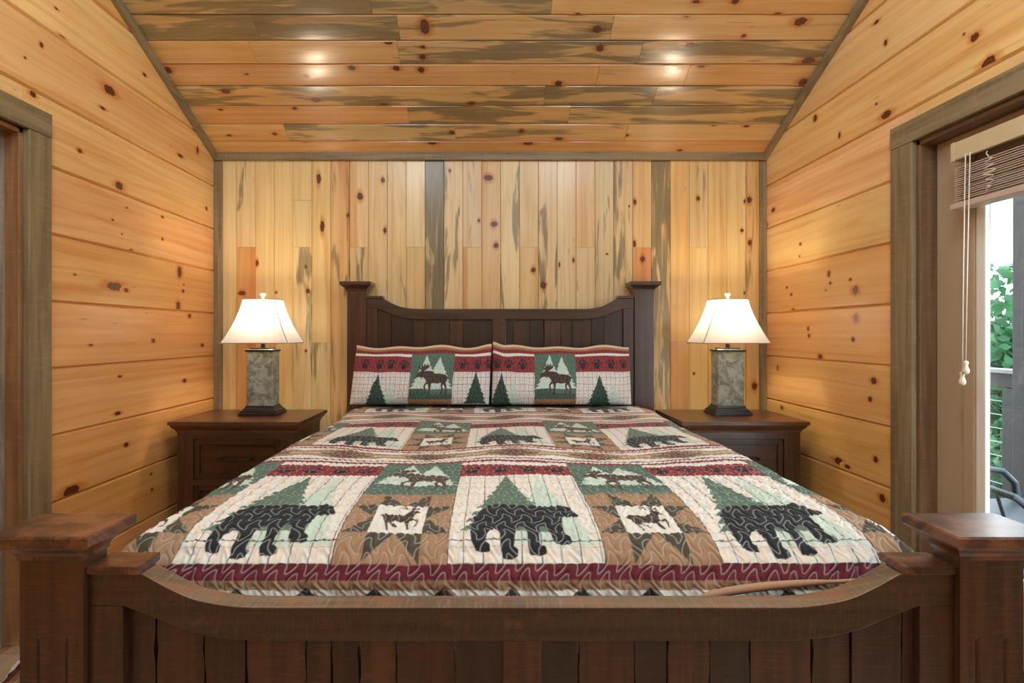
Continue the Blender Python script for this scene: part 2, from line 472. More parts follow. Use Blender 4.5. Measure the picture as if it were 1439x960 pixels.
# per board: list of (top limit px or None, tone, stain, heart) from the top down
BACK = [
 [(None, (230,194,130), .15, .8)],
 [(None, (229,192,128), .30, .9), (347.4, (214,152,88), .1, 1.0)],
 [(None, (232,194,126), .12, .1)],
 [(None, (230,192,124), .05, 0.)],
 [(None, (228,190,122), .10, .2), (281.4, (230,194,128), .0, 0.), (347.4, (230,196,134), .44, .1)],
 [(None, (231,192,122), .05, .2), (481.7, (226,192,130), .42, .0)],
 [(None, (218,168,106), .38, 1.)],
 [(None, (228,190,134), .10, 1.), (347.4, (214,180,122), .52, .2)],
 [(None, (230,194,134), .22, .1)],
 [(None, (228,192,132), .34, .1)],
 [(None, (234,202,144), .0, .0), (347.4, (224,182,116), .14, .2)],
 [(None, (190,160,110), .84, .0)],
 [(None, (228,192,136), .44, .1)],
 [(None, (222,186,136), .30, 1.), (347.4, (226,184,120), .12, 1.)],
 [(None, (222,178,122), .10, 1.)],
 [(None, (230,196,138), .42, .2)],
 [(None, (226,192,134), .12, .2), (347.4, (226,186,122), .16, .3)],
 [(None, (224,188,132), .48, .1)],
 [(None, (230,196,140), .08, .2)],
 [(None, (226,184,126), .05, .5), (348, (226,190,134), .22, .1)],
 [(None, (214,184,132), .40, .1)],
 [(None, (220,186,128), .52, .2)],
 [(None, (224,176,112), .12, 1.), (348, (212,144,84), .06, .8)],
 [(None, (212,172,110), .66, .1)],
 [(None, (230,182,108), .04, .3), (480, (218,158,94), .1, .9)],
 [(None, (220,180,116), .30, .2), (348, (230,190,118), .08, .1)],
 [(None, (228,186,114), .05, .2)],
 [(None, (230,190,120), .08, .2)],
 [(None, (214,164,98), .42, .9)],
]
zb_top = ZT + 0.03
for i, segs in enumerate(BACK):
    x0, x1 = bx(edges[i]), bx(edges[i+1])
    tops = [zb_top if s[0] is None else bz(s[0]) for s in segs] + [0.0]
    for k, s in enumerate(segs):
        bw.board(tops[k+1], tops[k], x0, x1, s[1], s[2], s[3])
bw.slab(-0.02, ZT+0.1, XL-0.15, XR+0.15, -0.12, -0.0055)
for kx, ky, a, b in [(448,251,16,7),(453,318,18,7),(361,370,10,6),(433,409,8,6),(506,276,12,9),(489,303,5,4),
    (538,253,9,6),(541,324,9,5),(632,240,6,4),(686,250,10,14),(673,310,5,4),(694,315,9,11),(697,345,8,8),
    (749.5,379.5,8,7.5),(763.5,401,12,10),(786,372,8,3),(892,284,9,6),(891,343,12,6),(903,364,9,8),(806,366,7,4),
    (981,279,7,6),(1046.5,283,6,4),(1053,281,10,8),(1042.5,324,6,5),(1053.5,341,9,7),(1046,412,5,3),
    (1060,543,12,9),(430,493,4,4),(340,412,7,12),(388,411,4,4),(853,357,3,4),(884,290,3,3),
    (430,375,4,4),(500,420,6,12),(975,525,4,4)]:
    bw.knot(kx, ky, a, b)
tag(bw.mb.build('wall_back', M['pine'], weld=False), 'pine board wall of vertical planks behind the headboard', 'wall', kind='structure')

# side walls: wide horizontal boards
SEAM0, SEAMH = H - 0.138, 0.2645
LD0, LD1, LDT = 1.12, 1.94, H + 0.755       # left door opening
RD0, RD1, RDT = 0.30, 2.122, H + 0.775      # right door opening
def side_wall(name, X, nx, d0, d1, dt, label, tones):
    s = Surface((X, 0, 0), (0, 1, 0), (0, 0, 1), (nx, 0, 0), 0.008, 0.012)
    s.tint = (0.99, 0.955, 0.88) if nx > 0 else (0.97, 0.965, 0.90)
    k = -4
    idx = 0
    while True:
        z0 = max(SEAM0 + k*SEAMH, 0.0); z1 = SEAM0 + (k+1)*SEAMH
        k += 1
        if z1 <= 0.01: continue
        ys, ye = YREAR, YB
        if z0 > ZT:
            yy = (YB - (z0 - ZT)/SL); ys, ye = -yy, yy
            if yy < 0.05: break
        tone = tones[idx % len(tones)]; idx += 1
        jit = lambda: tuple(min(255, c + random.randint(-4, 4)) for c in tone[0])
        if z0 >= dt:
            sp = tone[3] if len(tone) > 3 else None
            cuts = [ys] + ([sp] if sp and ys < sp < ye else []) + [ye]
            for a, b in zip(cuts[:-1], cuts[1:]): s.board(a, b, z0, z1, jit(), tone[1], tone[2])
        elif z1 <= dt:
            s.board(ys, d0, z0, z1, jit(), tone[1], tone[2]); s.board(d1, ye, z0, z1, jit(), tone[1], tone[2])
        else:
            s.board(ys, d0, z0, z1, jit(), tone[1], tone[2]); s.board(d1, ye, z0, z1, jit(), tone[1], tone[2])
            s.board(d0, d1, dt, z1, jit(), tone[1], tone[2])
    zt = ceil_z(0) + 0.1
    B = -0.0115
    s.slab(d1, YB+0.12, 0, zt, -0.12, B); s.slab(YREAR-0.12, d0, 0, zt, -0.12, B); s.slab(d0, d1, dt, zt, -0.12, B)
    return s
LT = [((222,158,92), 0, .2), ((220,154,88), 0, .3), ((222,158,92), 0, .2), ((226,164,98), .0, .3), ((224,162,96), 0, .4),
      ((226,166,100), .04, .5), ((228,174,108), .0, .6), ((230,180,114), .0, .4, 2.03), ((230,178,112), .0, .4), ((232,184,116), 0, .3)]
RT = [((220,160,92), 0, .2), ((222,162,92), 0, .3), ((226,168,98), 0, .2), ((228,174,102), .0, .1), ((228,172,102), 0, .3),
      ((228,174,104), .0, .3), ((230,178,108), .0, .2), ((232,186,122), .0, .5, 2.75), ((230,184,116), .0, .4), ((232,186,120), 0, .3)]
lw = side_wall('wall_left', XL, 1, LD0, LD1, LDT, '', LT)
for kx, ky, a, b in [(79,12,6,4),(88,55,14,10),(203,105,7,6),(58,63,6,9),(46,132,10,10),(35,81,4,4),(154,127,22,14),(144,152,10,5),
    (112,212,8,7),(167,261,15,13),(290,293,5,6),(158,309,4,4),(228,305,5,4),(178,292,4,3),(171,329,3,3),(228,336,4,5),(184,352,6,5),
    (161,403,30,14),(177,408,8,7),(105,386,5,3),(252,382,10,18),(257,409,5,5),(258,400,3,3),(250,430,9,14),(266,444,7,7),
    (127,485,7,4),(215,479,7,7),(284,485,7,5),(168,529,8,4),(259,535,8,6),(165,581,12,6),(177,625,8,7),(212,666,5,4),(213,688,4,4),
    (100,690,30,18),(277,211,5,12),(253,219,12,5)]:
    lw.knot(kx, ky, a*1.15, b)
tag(lw.mb.build('wall_left', M['pine'], weld=False), 'left pine wall of wide horizontal boards', 'wall', kind='structure')
rw = side_wall('wall_right', XR, -1, RD0, RD1, RDT, '', RT)
for kx, ky, a, b in [(1125,343,5,5),(1165,385,6,10),(1167,398,5,5),(1195,393,6,5),(1202,408,12,14),(1112,414,5,5),(1115,436,8,6),
    (1203,447,11,15),(1136,462,5,7),(1137,472,5,6),(1199,477,7,8),(1153,502,10,9),(1093,517,4,9),(1228,535,11,11),(1223,561,8,8),
    (1099,573,7,7),(1231,646,9,10),(1240,700,12,12),(1179,648,18,12),(1191,656,12,7),(1246,161,20,12),(1390,90,24,24),(1370,53,14,14),
    (1146,166,8,11),(1180,190,5,10),(1232,31,10,6),(1245,60,6,10),(1355,48,4,4),(1232,146,4,4),(1087,295,9,7),(1077,317,8,14),(1106,404,4,4),
    (1161,408,3,3),(1124,360,3,3)]:
    rw.knot(kx, ky, a*1.1, b)
tag(rw.mb.build('wall_right', M['pine'], weld=False), 'right pine wall of wide horizontal boards beside the glass door', 'wall', kind='structure')

# rear wall behind the camera
rear = Surface((0, YREAR, 0), (1, 0, 0), (0, 0, 1), (0, 1, 0), 0.006, 0.009)
for k in range(16):
    z0, z1 = k*0.2645, (k+1)*0.2645
    if z0 > ZT + 0.1: break
    rear.board(XL, XR, z0, z1, random.choice(YEL), 0, 0.3)
rear.slab(XL-0.15, XR+0.15, 0, ZT+0.1, -0.12, -0.0085)
tag(rear.mb.build('wall_rear', M['pine'], weld=False), 'pine wall at the far end behind the viewer', 'wall', kind='structure')

# ceiling: boards along X on two slopes meeting at a ridge above the viewer
SLEN = math.sqrt(1 + SL*SL)
cs, sn = 1/SLEN, SL/SLEN
ce = Surface((0, YB, ZT), (1, 0, 0), (0, -cs, sn), (0, -sn, -cs), 0.005, 0.010)
ce.crown = 0.0012
BWID = 0.1165*SLEN
v_first = (YB - 3.190)*SLEN - BWID
# per board from the wall upwards: segments (x limit px at its left, tone, stain, heart)
def cxp(px, row):                       # px -> X on that board's centre line
    y = 3.190 - (row - 0.5)*0.1165
    return (px-CX)*y/F
CEIL = [
 [(None, (214,152,86), .06, .5)],
 [(None, (222,172,106), .10, .6), (403, (200,168,110), .52, .1), (640, (214,164,100), .40, .3), (880, (222,172,108), .10, .6)],
 [(None, (212,152,90), .04, .4), (574, (208,160,96), .60, .2), (800, (206,164,102), .62, .1)],
 [(None, (210,164,98), .58, .1), (765, (192,154,98), .70, .1), (920, (208,166,104), .58, .1)],
 [(None, (212,154,92), .10, .6), (840, (218,166,102), .34, .2), (965, (216,160,92), .08, .5)],
 [(None, (216,162,92), .02, .1), (356, (212,162,96), .30, .2), (560, (196,156,98), .62, .1), (900, (202,158,100), .60, .2)],
 [(None, (198,156,94), .64, .2), (360, (180,146,94), .74, .1), (560, (206,162,100), .56, .3), (860, (218,168,106), .20, .8)],
 [(None, (196,158,96), .64, .1), (520, (184,148,92), .72, .1), (776, (218,164,96), .06, .4)],
]
ROWS = int(YB/0.1165) + 2
for r in range(ROWS):
    v0 = v_first + r*BWID; v1 = v0 + BWID
    v1 = min(v1, YB*SLEN)
    if v1 - v0 < 0.02: continue
    if r < len(CEIL):
        segs = CEIL[r]
        xs = [XL if s[0] is None else cxp(s[0], r) for s in segs] + [XR]
        for k, s in enumerate(segs): ce.board(xs[k], xs[k+1], v0, v1, s[1], s[2], s[3])
    else:
        x = XL; 
        while x < XR - 0.01:
            x2 = min(XR, x + random.uniform(0.7, 1.8))
            if XR - x2 < 0.3: x2 = XR
            ce.board(x, x2, v0, v1, random.choice(YEL+ORA), random.choice([0.05, .3, .5, .6]), .4); x = x2
ce.slab(XL-0.15, XR+0.15, -0.12, YB*SLEN+0.06, -0.12, -0.0095)
for kx, ky, a, b in [(597,38,15,26),(594,66,9,6),(594,80,11,10),(592,98,10,11),(839,41,15,12),(843,68,13,11),(557,96,11,9),(494,95,12,9),
    (546,60,13,6),(785,117,11,9),(662,145,15,7),(540,147,9,5),(635,186,9,8),(733,184,9,9),(785,195,13,7),(607,201,13,7),(742,201,17,9),
    (880,190,8,6),(317,128,14,10),(310,154,7,4),(414,152,7,6),(347,104,5,3),(430,107,9,7),(444,140,16,9),(322,190,8,4),(386,188,8,6),
    (428,199,9,4),(970,63,16,9),(938,97,9,8),(965,22,10,5),(1092,20,11,7),(1125,30,20,14),(1045,50,7,6),(1136,85,22,12),(1128,115,14,14),
    (1049,177,10,5),(1003,176,8,3),(955,211,8,5),(812,20,8,6),(978,2,12,6),(1033,2,12,8),(236,98,12,12),(985,93,12,4)]:
    ce.knot(kx, ky, a, b)
tag(ce.mb.build('ceiling', M['pine_ceiling'], weld=False), 'sloped tongue and groove pine ceiling with grey streaked boards', 'ceiling', kind='structure')
c2 = Surface((0, YREAR, ZT - SL*0.01), (1, 0, 0), (0, cs, sn), (0, sn, -cs), 0.004, 0.007)
for r in range(ROWS):
    v0, v1 = r*BWID, min((r+1)*BWID, -YREAR*SLEN)
    if v1 > v0 + 0.02: c2.board(XL, XR, v0, v1, random.choice(YEL+ORA), random.choice([0.05, .3, .5, .6]), .4)
c2.slab(XL-0.15, XR+0.15, -0.12, -YREAR*SLEN+0.06, -0.12, -0.0065)
tag(c2.mb.build('ceiling_rear', M['pine_ceiling'], weld=False), 'rear slope of the pine ceiling', 'ceiling', kind='structure')

# floor
fl = Surface((0, 0, 0), (0, 1, 0), (1, 0, 0), (0, 0, 1), 0.002, 0.003)
for k in range(28):
    x0 = XL - 0.02 + k*0.127
    y = YREAR
    while y < YB:
        y2 = min(YB, y + random.uniform(0.9, 1.9))
        fl.board(y, y2, x0, x0+0.127, random.choice([(168,138,112), (158,128,104), (176,148,122)]), .2, .2); y = y2
fl.slab(YREAR-0.12, YB+0.12, XL-0.15, XR+0.15, -0.12, -0.0028)
tag(fl.mb.build('floor', M['pine'], weld=False), 'brown wooden plank floor', 'floor', kind='structure')

# ------------------------------------------------------------------ trims
TRIMC = (*s2l((142, 124, 92)), 0)
TR_Y = 3.272
def trim(name, lo, hi, g, label):
    mb = MB(); mb.box(lo, hi, g, TRIMC)
    tag(mb.build(name, M['trim'], bevel=0.002), label, 'trim', kind='structure')
trim('trim_1', (XL+0.001, TR_Y, 0.0), (bx(313.5), YB-0.0005, ZT-0.045), 2, 'grey corner trim board in the left corner of the back wall')
trim('trim_2', (bx(1066.5), TR_Y, 0.0), (XR-0.001, YB-0.0005, ZT-0.045), 2, 'grey corner trim board in the right corner of the back wall')
trim('trim_3', (XL+0.001, TR_Y-0.004, bz(226)), (XR-0.001, YB-0.0005, bz(214)), 0, 'grey trim board along the top of the back wall')
def slope_trim(name, x0, x1, label):
    mb = MB()
    for sgn in (1,):
        y0, y1 = YB-0.012, 0.0
        t = 0.045
        ring = lambda y: [(x0, y, ceil_z(y)-t-0.001), (x1, y, ceil_z(y)-t-0.001), (x1, y, ceil_z(y)-0.002), (x0, y, ceil_z(y)-0.002)]
        mb.loft([ring(y0), ring(y1)], g=1, tone=TRIMC)
    tag(mb.build(name, M['trim'], bevel=0.002), label, 'trim', kind='structure')
slope_trim('trim_4', XL+0.0005, XL+0.026, 'grey trim board climbing the left wall under the sloped ceiling')
slope_trim('trim_5', XR-0.026, XR-0.0005, 'grey trim board climbing the right wall under the sloped ceiling')

# ------------------------------------------------------------------ left door (plank door in a grey casing)
d1 = thing('door_1', (XL, (LD0+LD1)/2, 0), 'brown plank door set deep in a grey casing in the left wall', 'door', kind='structure')
cw = 0.100
mb = MB()
mb.box((XL+0.0005, LD1-0.002, 0), (XL+0.025, LD1+cw, LDT+0.0), 2, TRIMC)
mb.box((XL+0.0005, LD0-cw, 0), (XL+0.025, LD0+0.002, LDT), 2, TRIMC)
mb.box((XL+0.0005, LD0-cw, LDT), (XL+0.027, LD1+cw, LDT+0.092), 1, TRIMC)
mb.build('casing', M['trim'], d1, bevel=0.003)
mb = MB(); JC = (*s2l((160, 116, 76)), 0)
mb.box((XL-0.119, LD1-0.018, 0), (XL+0.001, LD1-0.001, LDT-0.001), 2, JC)
mb.box((XL-0.119, LD0+0.001, 0), (XL+0.001, LD0+0.018, LDT-0.001), 2, JC)
mb.box((XL-0.119, LD0+0.001, LDT-0.02), (XL+0.001, LD1-0.001, LDT-0.001), 1, JC)
mb.build('jamb', M['trim'], d1, bevel=0.002)
mb = MB()
mb.box((XL-0.062, LD1-0.032, 0), (XL-0.050, LD1-0.018, LDT-0.02), 2, (*s2l((150,140,124)),0))
mb.box((XL-0.062, LD0+0.018, 0), (XL-0.050, LD0+0.032, LDT-0.02), 2, (*s2l((150,140,124)),0))
mb.build('door_stop', M['trim'], d1, bevel=0.001)
mb = MB()
yy = LD0 + 0.020
while yy < LD1 - 0.03:
    y2 = min(yy + 0.130, LD1 - 0.020)
    mb.box((XL-0.105, yy+0.001, 0.012), (XL-0.065, y2-0.001, LDT-0.022), 2, (*s2l(random.choice([(142,112,74), (150,120,80), (134,106,70)])), 0)); yy = y2
mb.build('door_leaf', M['trim'], d1, bevel=0.003)
mb = MB()
mb.tube([(XL-0.066, LD0+0.09, 0.95), (XL-0.02, LD0+0.09, 0.95)], 0.009)
mb.tube([(XL-0.022, LD0+0.085, 0.95), (XL-0.022, LD0+0.20, 0.95)], 0.008)
mb.build('handle', M['metal_dark'], d1)

# ------------------------------------------------------------------ right glass door
d2 = thing('door_2', (XR, (RD0+RD1)/2, 0), 'tan glazed patio door in a grey casing in the right wall', 'door', kind='structure')
cw = 0.113
mb = MB()
mb.box((XR-0.022, RD1-0.002, 0), (XR-0.0005, RD1+cw, RDT), 2, TRIMC)
mb.box((XR-0.022, RD0-cw, 0), (XR-0.0005, RD0+0.002, RDT), 2, TRIMC)
mb.box((XR-0.024, RD0-cw, RDT), (XR-0.0005, RD1+cw, RDT+0.090), 1, TRIMC)
mb.build('casing', M['trim'], d2, bevel=0.003)
mb = MB(); JC = (*s2l((128, 98, 70)), 0)
mb.box((XR-0.001, RD1-0.018, 0), (XR+0.119, RD1-0.001, RDT-0.001), 2, JC)
mb.box((XR-0.001, RD0+0.001, 0), (XR+0.119, RD0+0.018, RDT-0.001), 2, JC)
mb.box((XR-0.001, RD0+0.001, RDT-0.02), (XR+0.119, RD1-0.001, RDT-0.001), 1, JC)
mb.build('jamb', M['trim'], d2, bevel=0.002)
DX = 1.780                 # room-side face of the door leaves
YM = (RD0+RD1)/2
def leaf(y0, y1, swap=False):
    z0, z1 = 0.012, RDT-0.022
    st = 0.128
    mb = MB()
    mb.box((DX, y1-st, z0), (DX+0.044, y1, z1)); mb.box((DX, y0, z0), (DX+0.044, y0+st, z1))
    mb.box((DX, y0+st, z0), (DX+0.044, y1-st, z0+0.22), 1); mb.box((DX, y0+st, z1-st), (DX+0.044, y1-st, z1), 1)
    f = mb.build('door_frame', M['paint_tan'], d2, bevel=0.004)
    mb = MB()
    a, b, c, d = y0+st, y1-st, z0+0.22, z1-st
    for (w0, w1, xx0, xx1, mat) in ((0.0, 0.045, DX-0.010, DX+0.010, 'paint_tan'), (0.045, 0.082, DX-0.003, DX+0.014, 'paint_white')):
        mb = MB()
        mb.box((xx0, b-w1, c+w0), (xx1, b-w0, d-w0)); mb.box((xx0, a+w0, c+w0), (xx1, a+w1, d-w0))
        mb.box((xx0, a+w1, c+w0), (xx1, b-w1, c+w1)); mb.box((xx0, a+w1, d-w1), (xx1, b-w1, d-w0))
        mb.build('glazing_bead' if mat == 'paint_white' else 'moulding', M[mat], f, bevel=0.003)
    mb = MB(); mb.face([(DX+0.02, a-0.01, c-0.01), (DX+0.02, b+0.01, c-0.01), (DX+0.02, b+0.01, d+0.01), (DX+0.02, a-0.01, d+0.01)])
    g = mb.build('glass_pane', M['glass'], f)
leaf(YM+0.001, RD1-0.019); leaf(RD0+0.019, YM-0.001)
mb = MB()
mb.box((XR-0.001, RD0+0.019, -0.001), (XR+0.119, RD1-0.019, 0.011), 1, JC)
mb.build('threshold', M['metal_dark'], d2)

# ------------------------------------------------------------------ blind on the glass door
BLX = 1.700
bl = thing('window_blind', (BLX, 1.5, H+0.70), 'raised wooden slat blind hanging over the glass door', 'blind')
YV0, YV1 = 1.235, 1.947
mb = MB()
mb.box((BLX, YV0, H+0.636), (BLX+0.012, YV1-0.016, H+0.700), 1)
mb.box((BLX-0.002, YV1-0.0155, H+0.632), (BLX+0.078, YV1, H+0.702), 0)
mb.box((BLX-0.002, YV0-0.016, H+0.632), (BLX+0.078, YV0, H+0.702), 0)
mb.build('valance', M['valance'], bl, bevel=0.002)
M['slat'] = plain('grey_brown_slats', (200, 176, 158), 0.5, 0, 0.14, 40)
mb = MB(); mb.box((BLX+0.020, YV0+0.002, H+0.655), (BLX+0.070, YV1-0.018, H+0.695), 1); mb.build('head_rail', M['slat'], bl, bevel=0.002)
sm = MB(); nsl = 17
for i in range(nsl):
    z = H + 0.480 + i*0.0078
    j = random.uniform(-0.003, 0.003)
    y1 = YV1 - 0.002 + j
    # each slat is a slightly crowned strip
    xs = [BLX+0.012+j, BLX+0.037+j, BLX+0.062+j]; hs = [0, 0.0025, 0]
    for k in range(2):
        a = (xs[k], xs[k+1]); hh = (hs[k], hs[k+1])
        sm.loft([[(a[0], y, z+hh[0]), (a[1], y, z+hh[1]), (a[1], y, z+hh[1]+0.003), (a[0], y, z+hh[0]+0.003)] for y in (YV0+0.01, y1)], g=1)
sm.build('slats', M['slat'], bl, weld=False)
mb = MB()
mb.box((BLX+0.004, YV0+0.006, H+0.458), (BLX+0.068, YV1+0.010, H+0.478), 1)
mb.build('bottom_rail', M['slat'], bl, bevel=0.003)
mb = MB()
top1, top2 = (BLX-0.006, 1.880, H+0.640), (BLX-0.006, 1.862, H+0.640)
e1, e2 = (BLX-0.006, 1.893, H-0.140), (BLX-0.006, 1.879, H-0.100)
for a, b in ((top1, e1), (top2, e2)):
    mb.tube([a, tuple(a[i]*0.5+b[i]*0.5+(0.0015 if i == 1 else 0) for i in range(3)), b], 0.0017, 6)
mb.tube([(BLX+0.01, 1.880, H+0.640), top1], 0.0017, 6); mb.tube([(BLX+0.01, 1.862, H+0.640), top2], 0.0017, 6)
mb.build('pull_cord', M['cord'], bl)
for e in (e1, e2):
    mb = MB()
    mb.lathe(e[0], e[1], [(0.002, e[2]+0.004), (0.006, e[2]+0.002), (0.009, e[2]-0.004), (0.0055, e[2]-0.012), (0.0075, e[2]-0.02), (0.011, e[2]-0.030), (0.010, e[2]-0.040), (0.005, e[2]-0.045)], 16)
    mb.build('tassel', M['tassel'], bl)
# bunched lift cord looped in front of the slats
pts = []
for i in range(120):
    t = i/119
    z = H + 0.625 - 0.135*t
    y = 1.792 + 0.014*math.sin(t*46) + 0.004*math.sin(t*21+1)
    x = BLX - 0.004 + 0.006*math.cos(t*37)
    if t < 0.18: y = 1.800 + 0.004*math.sin(t*30); x = BLX - 0.003
    pts.append((x, y, z))
mb = MB(); mb.tube(pts, 0.0017, 6)
mb.build('lift_cord', M['cord'], bl)

# ------------------------------------------------------------------ outside
mb = MB()
for k in range(16):
    x0 = 1.84 + k*0.1; mb.box((x0+0.003, -2.5, -0.09), (x0+0.097, 6.5, -0.05), 1)
tag(mb.build('ground_deck', M['deck_wood'], weld=False), 'grey board deck outside the glass door', 'deck', kind='structure')
RX = 3.44
rl = thing('deck_railing', (RX, 2.0, -0.05), 'dark wooden deck railing with steel cables outside the glass door', 'railing')
mb = MB(); mb.box((RX-0.07, -2.4, H-0.262), (RX+0.07, 6.4, H-0.236), 1); mb.build('cap_rail', M['deck_wood'], rl, bevel=0.004)
mb = MB(); mb.box((RX-0.02, -2.4, H-0.36), (RX+0.02, 6.4, H-0.263), 1); mb.build('top_rail', M['post_wood'], rl, bevel=0.004)
for y in (1.5, 3.44, 5.4):
    mb = MB(); mb.box((RX-0.045, y-0.06, -0.05), (RX+0.045, y+0.06, H-0.361), 2); mb.build('baluster_post', M['post_wood'], rl, bevel=0.004)
for k in range(7):
    z = H - 0.455 - k*0.093
    mb = MB(); mb.tube([(RX, -2.4, z), (RX, 6.4, z)], 0.003, 6); mb.build('cable', M['steel'], rl)
mb = MB(); mb.box((RX-0.17, 3.14, -0.05), (RX-0.075, 3.305, 3.0), 2); mb.box((RX-0.18, 3.13, -0.05), (RX-0.072, 3.315, 0.10), 2)
tag(mb.build('porch_post', M['post_wood'], bevel=0.006), 'tall dark square porch post standing inside the deck railing', 'post')

ch = thing('patio_chair', (2.235, 2.2, -0.05), 'dark metal patio armchair on the deck outside the glass door', 'chair')
bz0 = -0.05
cxh, cyh = 2.235, 2.2
rot = PI/2
def R(x, y, z):
    return (cxh + x*math.cos(rot) - y*math.sin(rot), cyh + x*math.sin(rot) + y*math.cos(rot), bz0 + z)
for sx in (-1, 1):
    mb = MB()
    pts = [R(sx*0.29, 0.28, 0.76), R(sx*0.29, 0.25, 0.555), R(sx*0.30, 0.15, 0.545), R(sx*0.31, -0.10, 0.55), R(sx*0.31, -0.20, 0.535), R(sx*0.305, -0.255, 0.48), R(sx*0.30, -0.265, 0.36), R(sx*0.30, -0.28, 0.20), R(sx*0.30, -0.29, 0.0)]
    mb.tube(pts[1:], 0.016, 10); mb.build('arm', M['chair_metal'], ch)
    mb = MB(); mb.tube([R(sx*0.27, 0.24, 0.42), R(sx*0.28, 0.30, 0.2), R(sx*0.28, 0.34, 0.0)], 0.014, 10); mb.build('leg', M['chair_metal'], ch)
mb = MB()
ring = [R(-0.29,-0.27,0.42), R(0.29,-0.27,0.42), R(0.27,0.25,0.40), R(-0.27,0.25,0.40)]
mb.loft([[tuple(Vector(p)+Vector((0,0,-0.02))) for p in ring], ring]); mb.build('seat', M['chair_metal'], ch, bevel=0.008)
mb = MB()
mb.tube([R(-0.28,0.24,0.41), R(-0.29,0.27,0.54), R(-0.26,0.30,0.585), R(0.0,0.32,0.60), R(0.26,0.30,0.585), R(0.29,0.27,0.54), R(0.28,0.24,0.41)], 0.013, 10)
for k in range(5):
    x = -0.18 + 0.09*k
    mb.tube([R(x,0.24,0.40), R(x,0.30,0.59)], 0.006, 8)
mb.build('backrest', M['chair_metal'], ch, weld=False)

mb = MB()
gx, gy = 24, 24
def hz(x, y): return -3.2 + 0.10*(x-4) + 0.25*math.sin(x*0.7)*math.cos(y*0.5)
for i in range(gx):
    for j in range(gy):
        x0, x1 = 3.6 + i*1.6, 3.6 + (i+1)*1.6; y0, y1 = -12 + j*1.6, -12 + (j+1)*1.6
        mb.face([(x0,y0,hz(x0,y0)), (x1,y0,hz(x1,y0)), (x1,y1,hz(x1,y1)), (x0,y1,hz(x0,y1))], smooth=True)
tag(mb.build('ground_hillside', M['hill']), 'green hillside beyond the deck', 'hillside', kind='structure')

def tree(name, x, y, ztop, rad, nleaf, label, seed):
    rg = random.Random(seed)
    zb = hz(x, y) - 0.1
    t = thing(name, (x, y, zb), label, 'tree', 'trees beyond the deck')
    mb = MB()
    mb.tube([(x, y, zb), (x+0.05, y, zb*0.5), (x-0.03, y+0.03, ztop-1.0)], [0.16, 0.12, 0.05], 10)
    for k in range(7):
        a = rg.uniform(0, 2*PI); z = rg.uniform(-1.5, ztop-1.0)
        mb.tube([(x, y, z-0.4), (x+rad*0.35*math.cos(a), y+rad*0.35*math.sin(a), z), (x+rad*0.75*math.cos(a), y+rad*0.75*math.sin(a), z+0.35)], [0.05, 0.035, 0.015], 6)
    mb.build('trunk', M['bark'], t, weld=False)
    mb = MB()
    blobs = [(rg.gauss(0, rad*0.4), rg.gauss(0, rad*0.4), rg.uniform(-2.8, ztop-0.5), rg.uniform(0.45, 0.95)*rad*0.55) for _ in range(22)]
    for _ in range(nleaf):
        bxx, byy, bzz, br = rg.choice(blobs)
        d = Vector((rg.gauss(0,1), rg.gauss(0,1), rg.gauss(0,1))).normalized() * br * rg.uniform(0.6, 1.0)
        p = Vector((x+bxx, y+byy, bzz)) + d
        if p.z > ztop: continue
        nrm = (d.normalized() + Vector((rg.gauss(0,.5), rg.gauss(0,.5), rg.gauss(0.4,.5)))).normalized()
        a = nrm.orthogonal().normalized(); b = nrm.cross(a)
        th = rg.uniform(0, 2*PI); a, b = a*math.cos(th)+b*math.sin(th), b*math.cos(th)-a*math.sin(th)
        s = rg.uniform(0.045, 0.085); c = rg.random()
        mb.face([tuple(p-a*s*1.2), tuple(p-b*s*0.6+nrm*0.01), tuple(p+a*s*0.3-b*s*0.75), tuple(p+a*s*1.3), tuple(p+a*s*0.3+b*s*0.75), tuple(p+b*s*0.6-a*s*0.4+nrm*0.01)], tone=(c, c, c, 1))
    mb.build('crown', M['leaf'], t, weld=False)
tree('leafy_tree', 6.6, 6.7, 2.0, 1.5, 9000, 'bushy green tree straight behind the railing beside the porch post', 1)
tree('leafy_tree', 11.6, 12.0, 2.7, 1.9, 7000, 'taller green tree standing behind the bushy one', 2)
# ------------------------------------------------------------------ bed frame
BC = 0.0565                                # bed centre line
XI = 0.8075                                # half distance between the posts
def ctone(rgb, wear=0.0):
    r, g, b = s2l(rgb)
    return (r*0.62, g*0.70, b*0.72, wear)
WOODS = [(92,56,38), (78,46,32), (64,40,32), (104,62,40), (86,54,42), (58,40,38)]
bed = thing('bed', (BC, 2.1, 0), 'dark brown rustic wooden bed with capped posts and dipped rails', 'bed')
def smooth_curve(pts, n=6):
    out = []
    for i in range(len(pts)-1):
        p0, p1, p2, p3 = pts[max(i-1,0)], pts[i], pts[i+1], pts[min(i+2, len(pts)-1)]
        for k in range(n):
            t = k/n
            out.append(tuple(0.5*((2*p1[j]) + (-p0[j]+p2[j])*t + (2*p0[j]-5*p1[j]+4*p2[j]-p3[j])*t*t + (-p0[j]+3*p1[j]-3*p2[j]+p3[j])*t**3) for j in range(2)))
    out.append(pts[-1]); return out
def mirror(pts): return [(2*BC - x, z) for x, z in reversed(pts)]

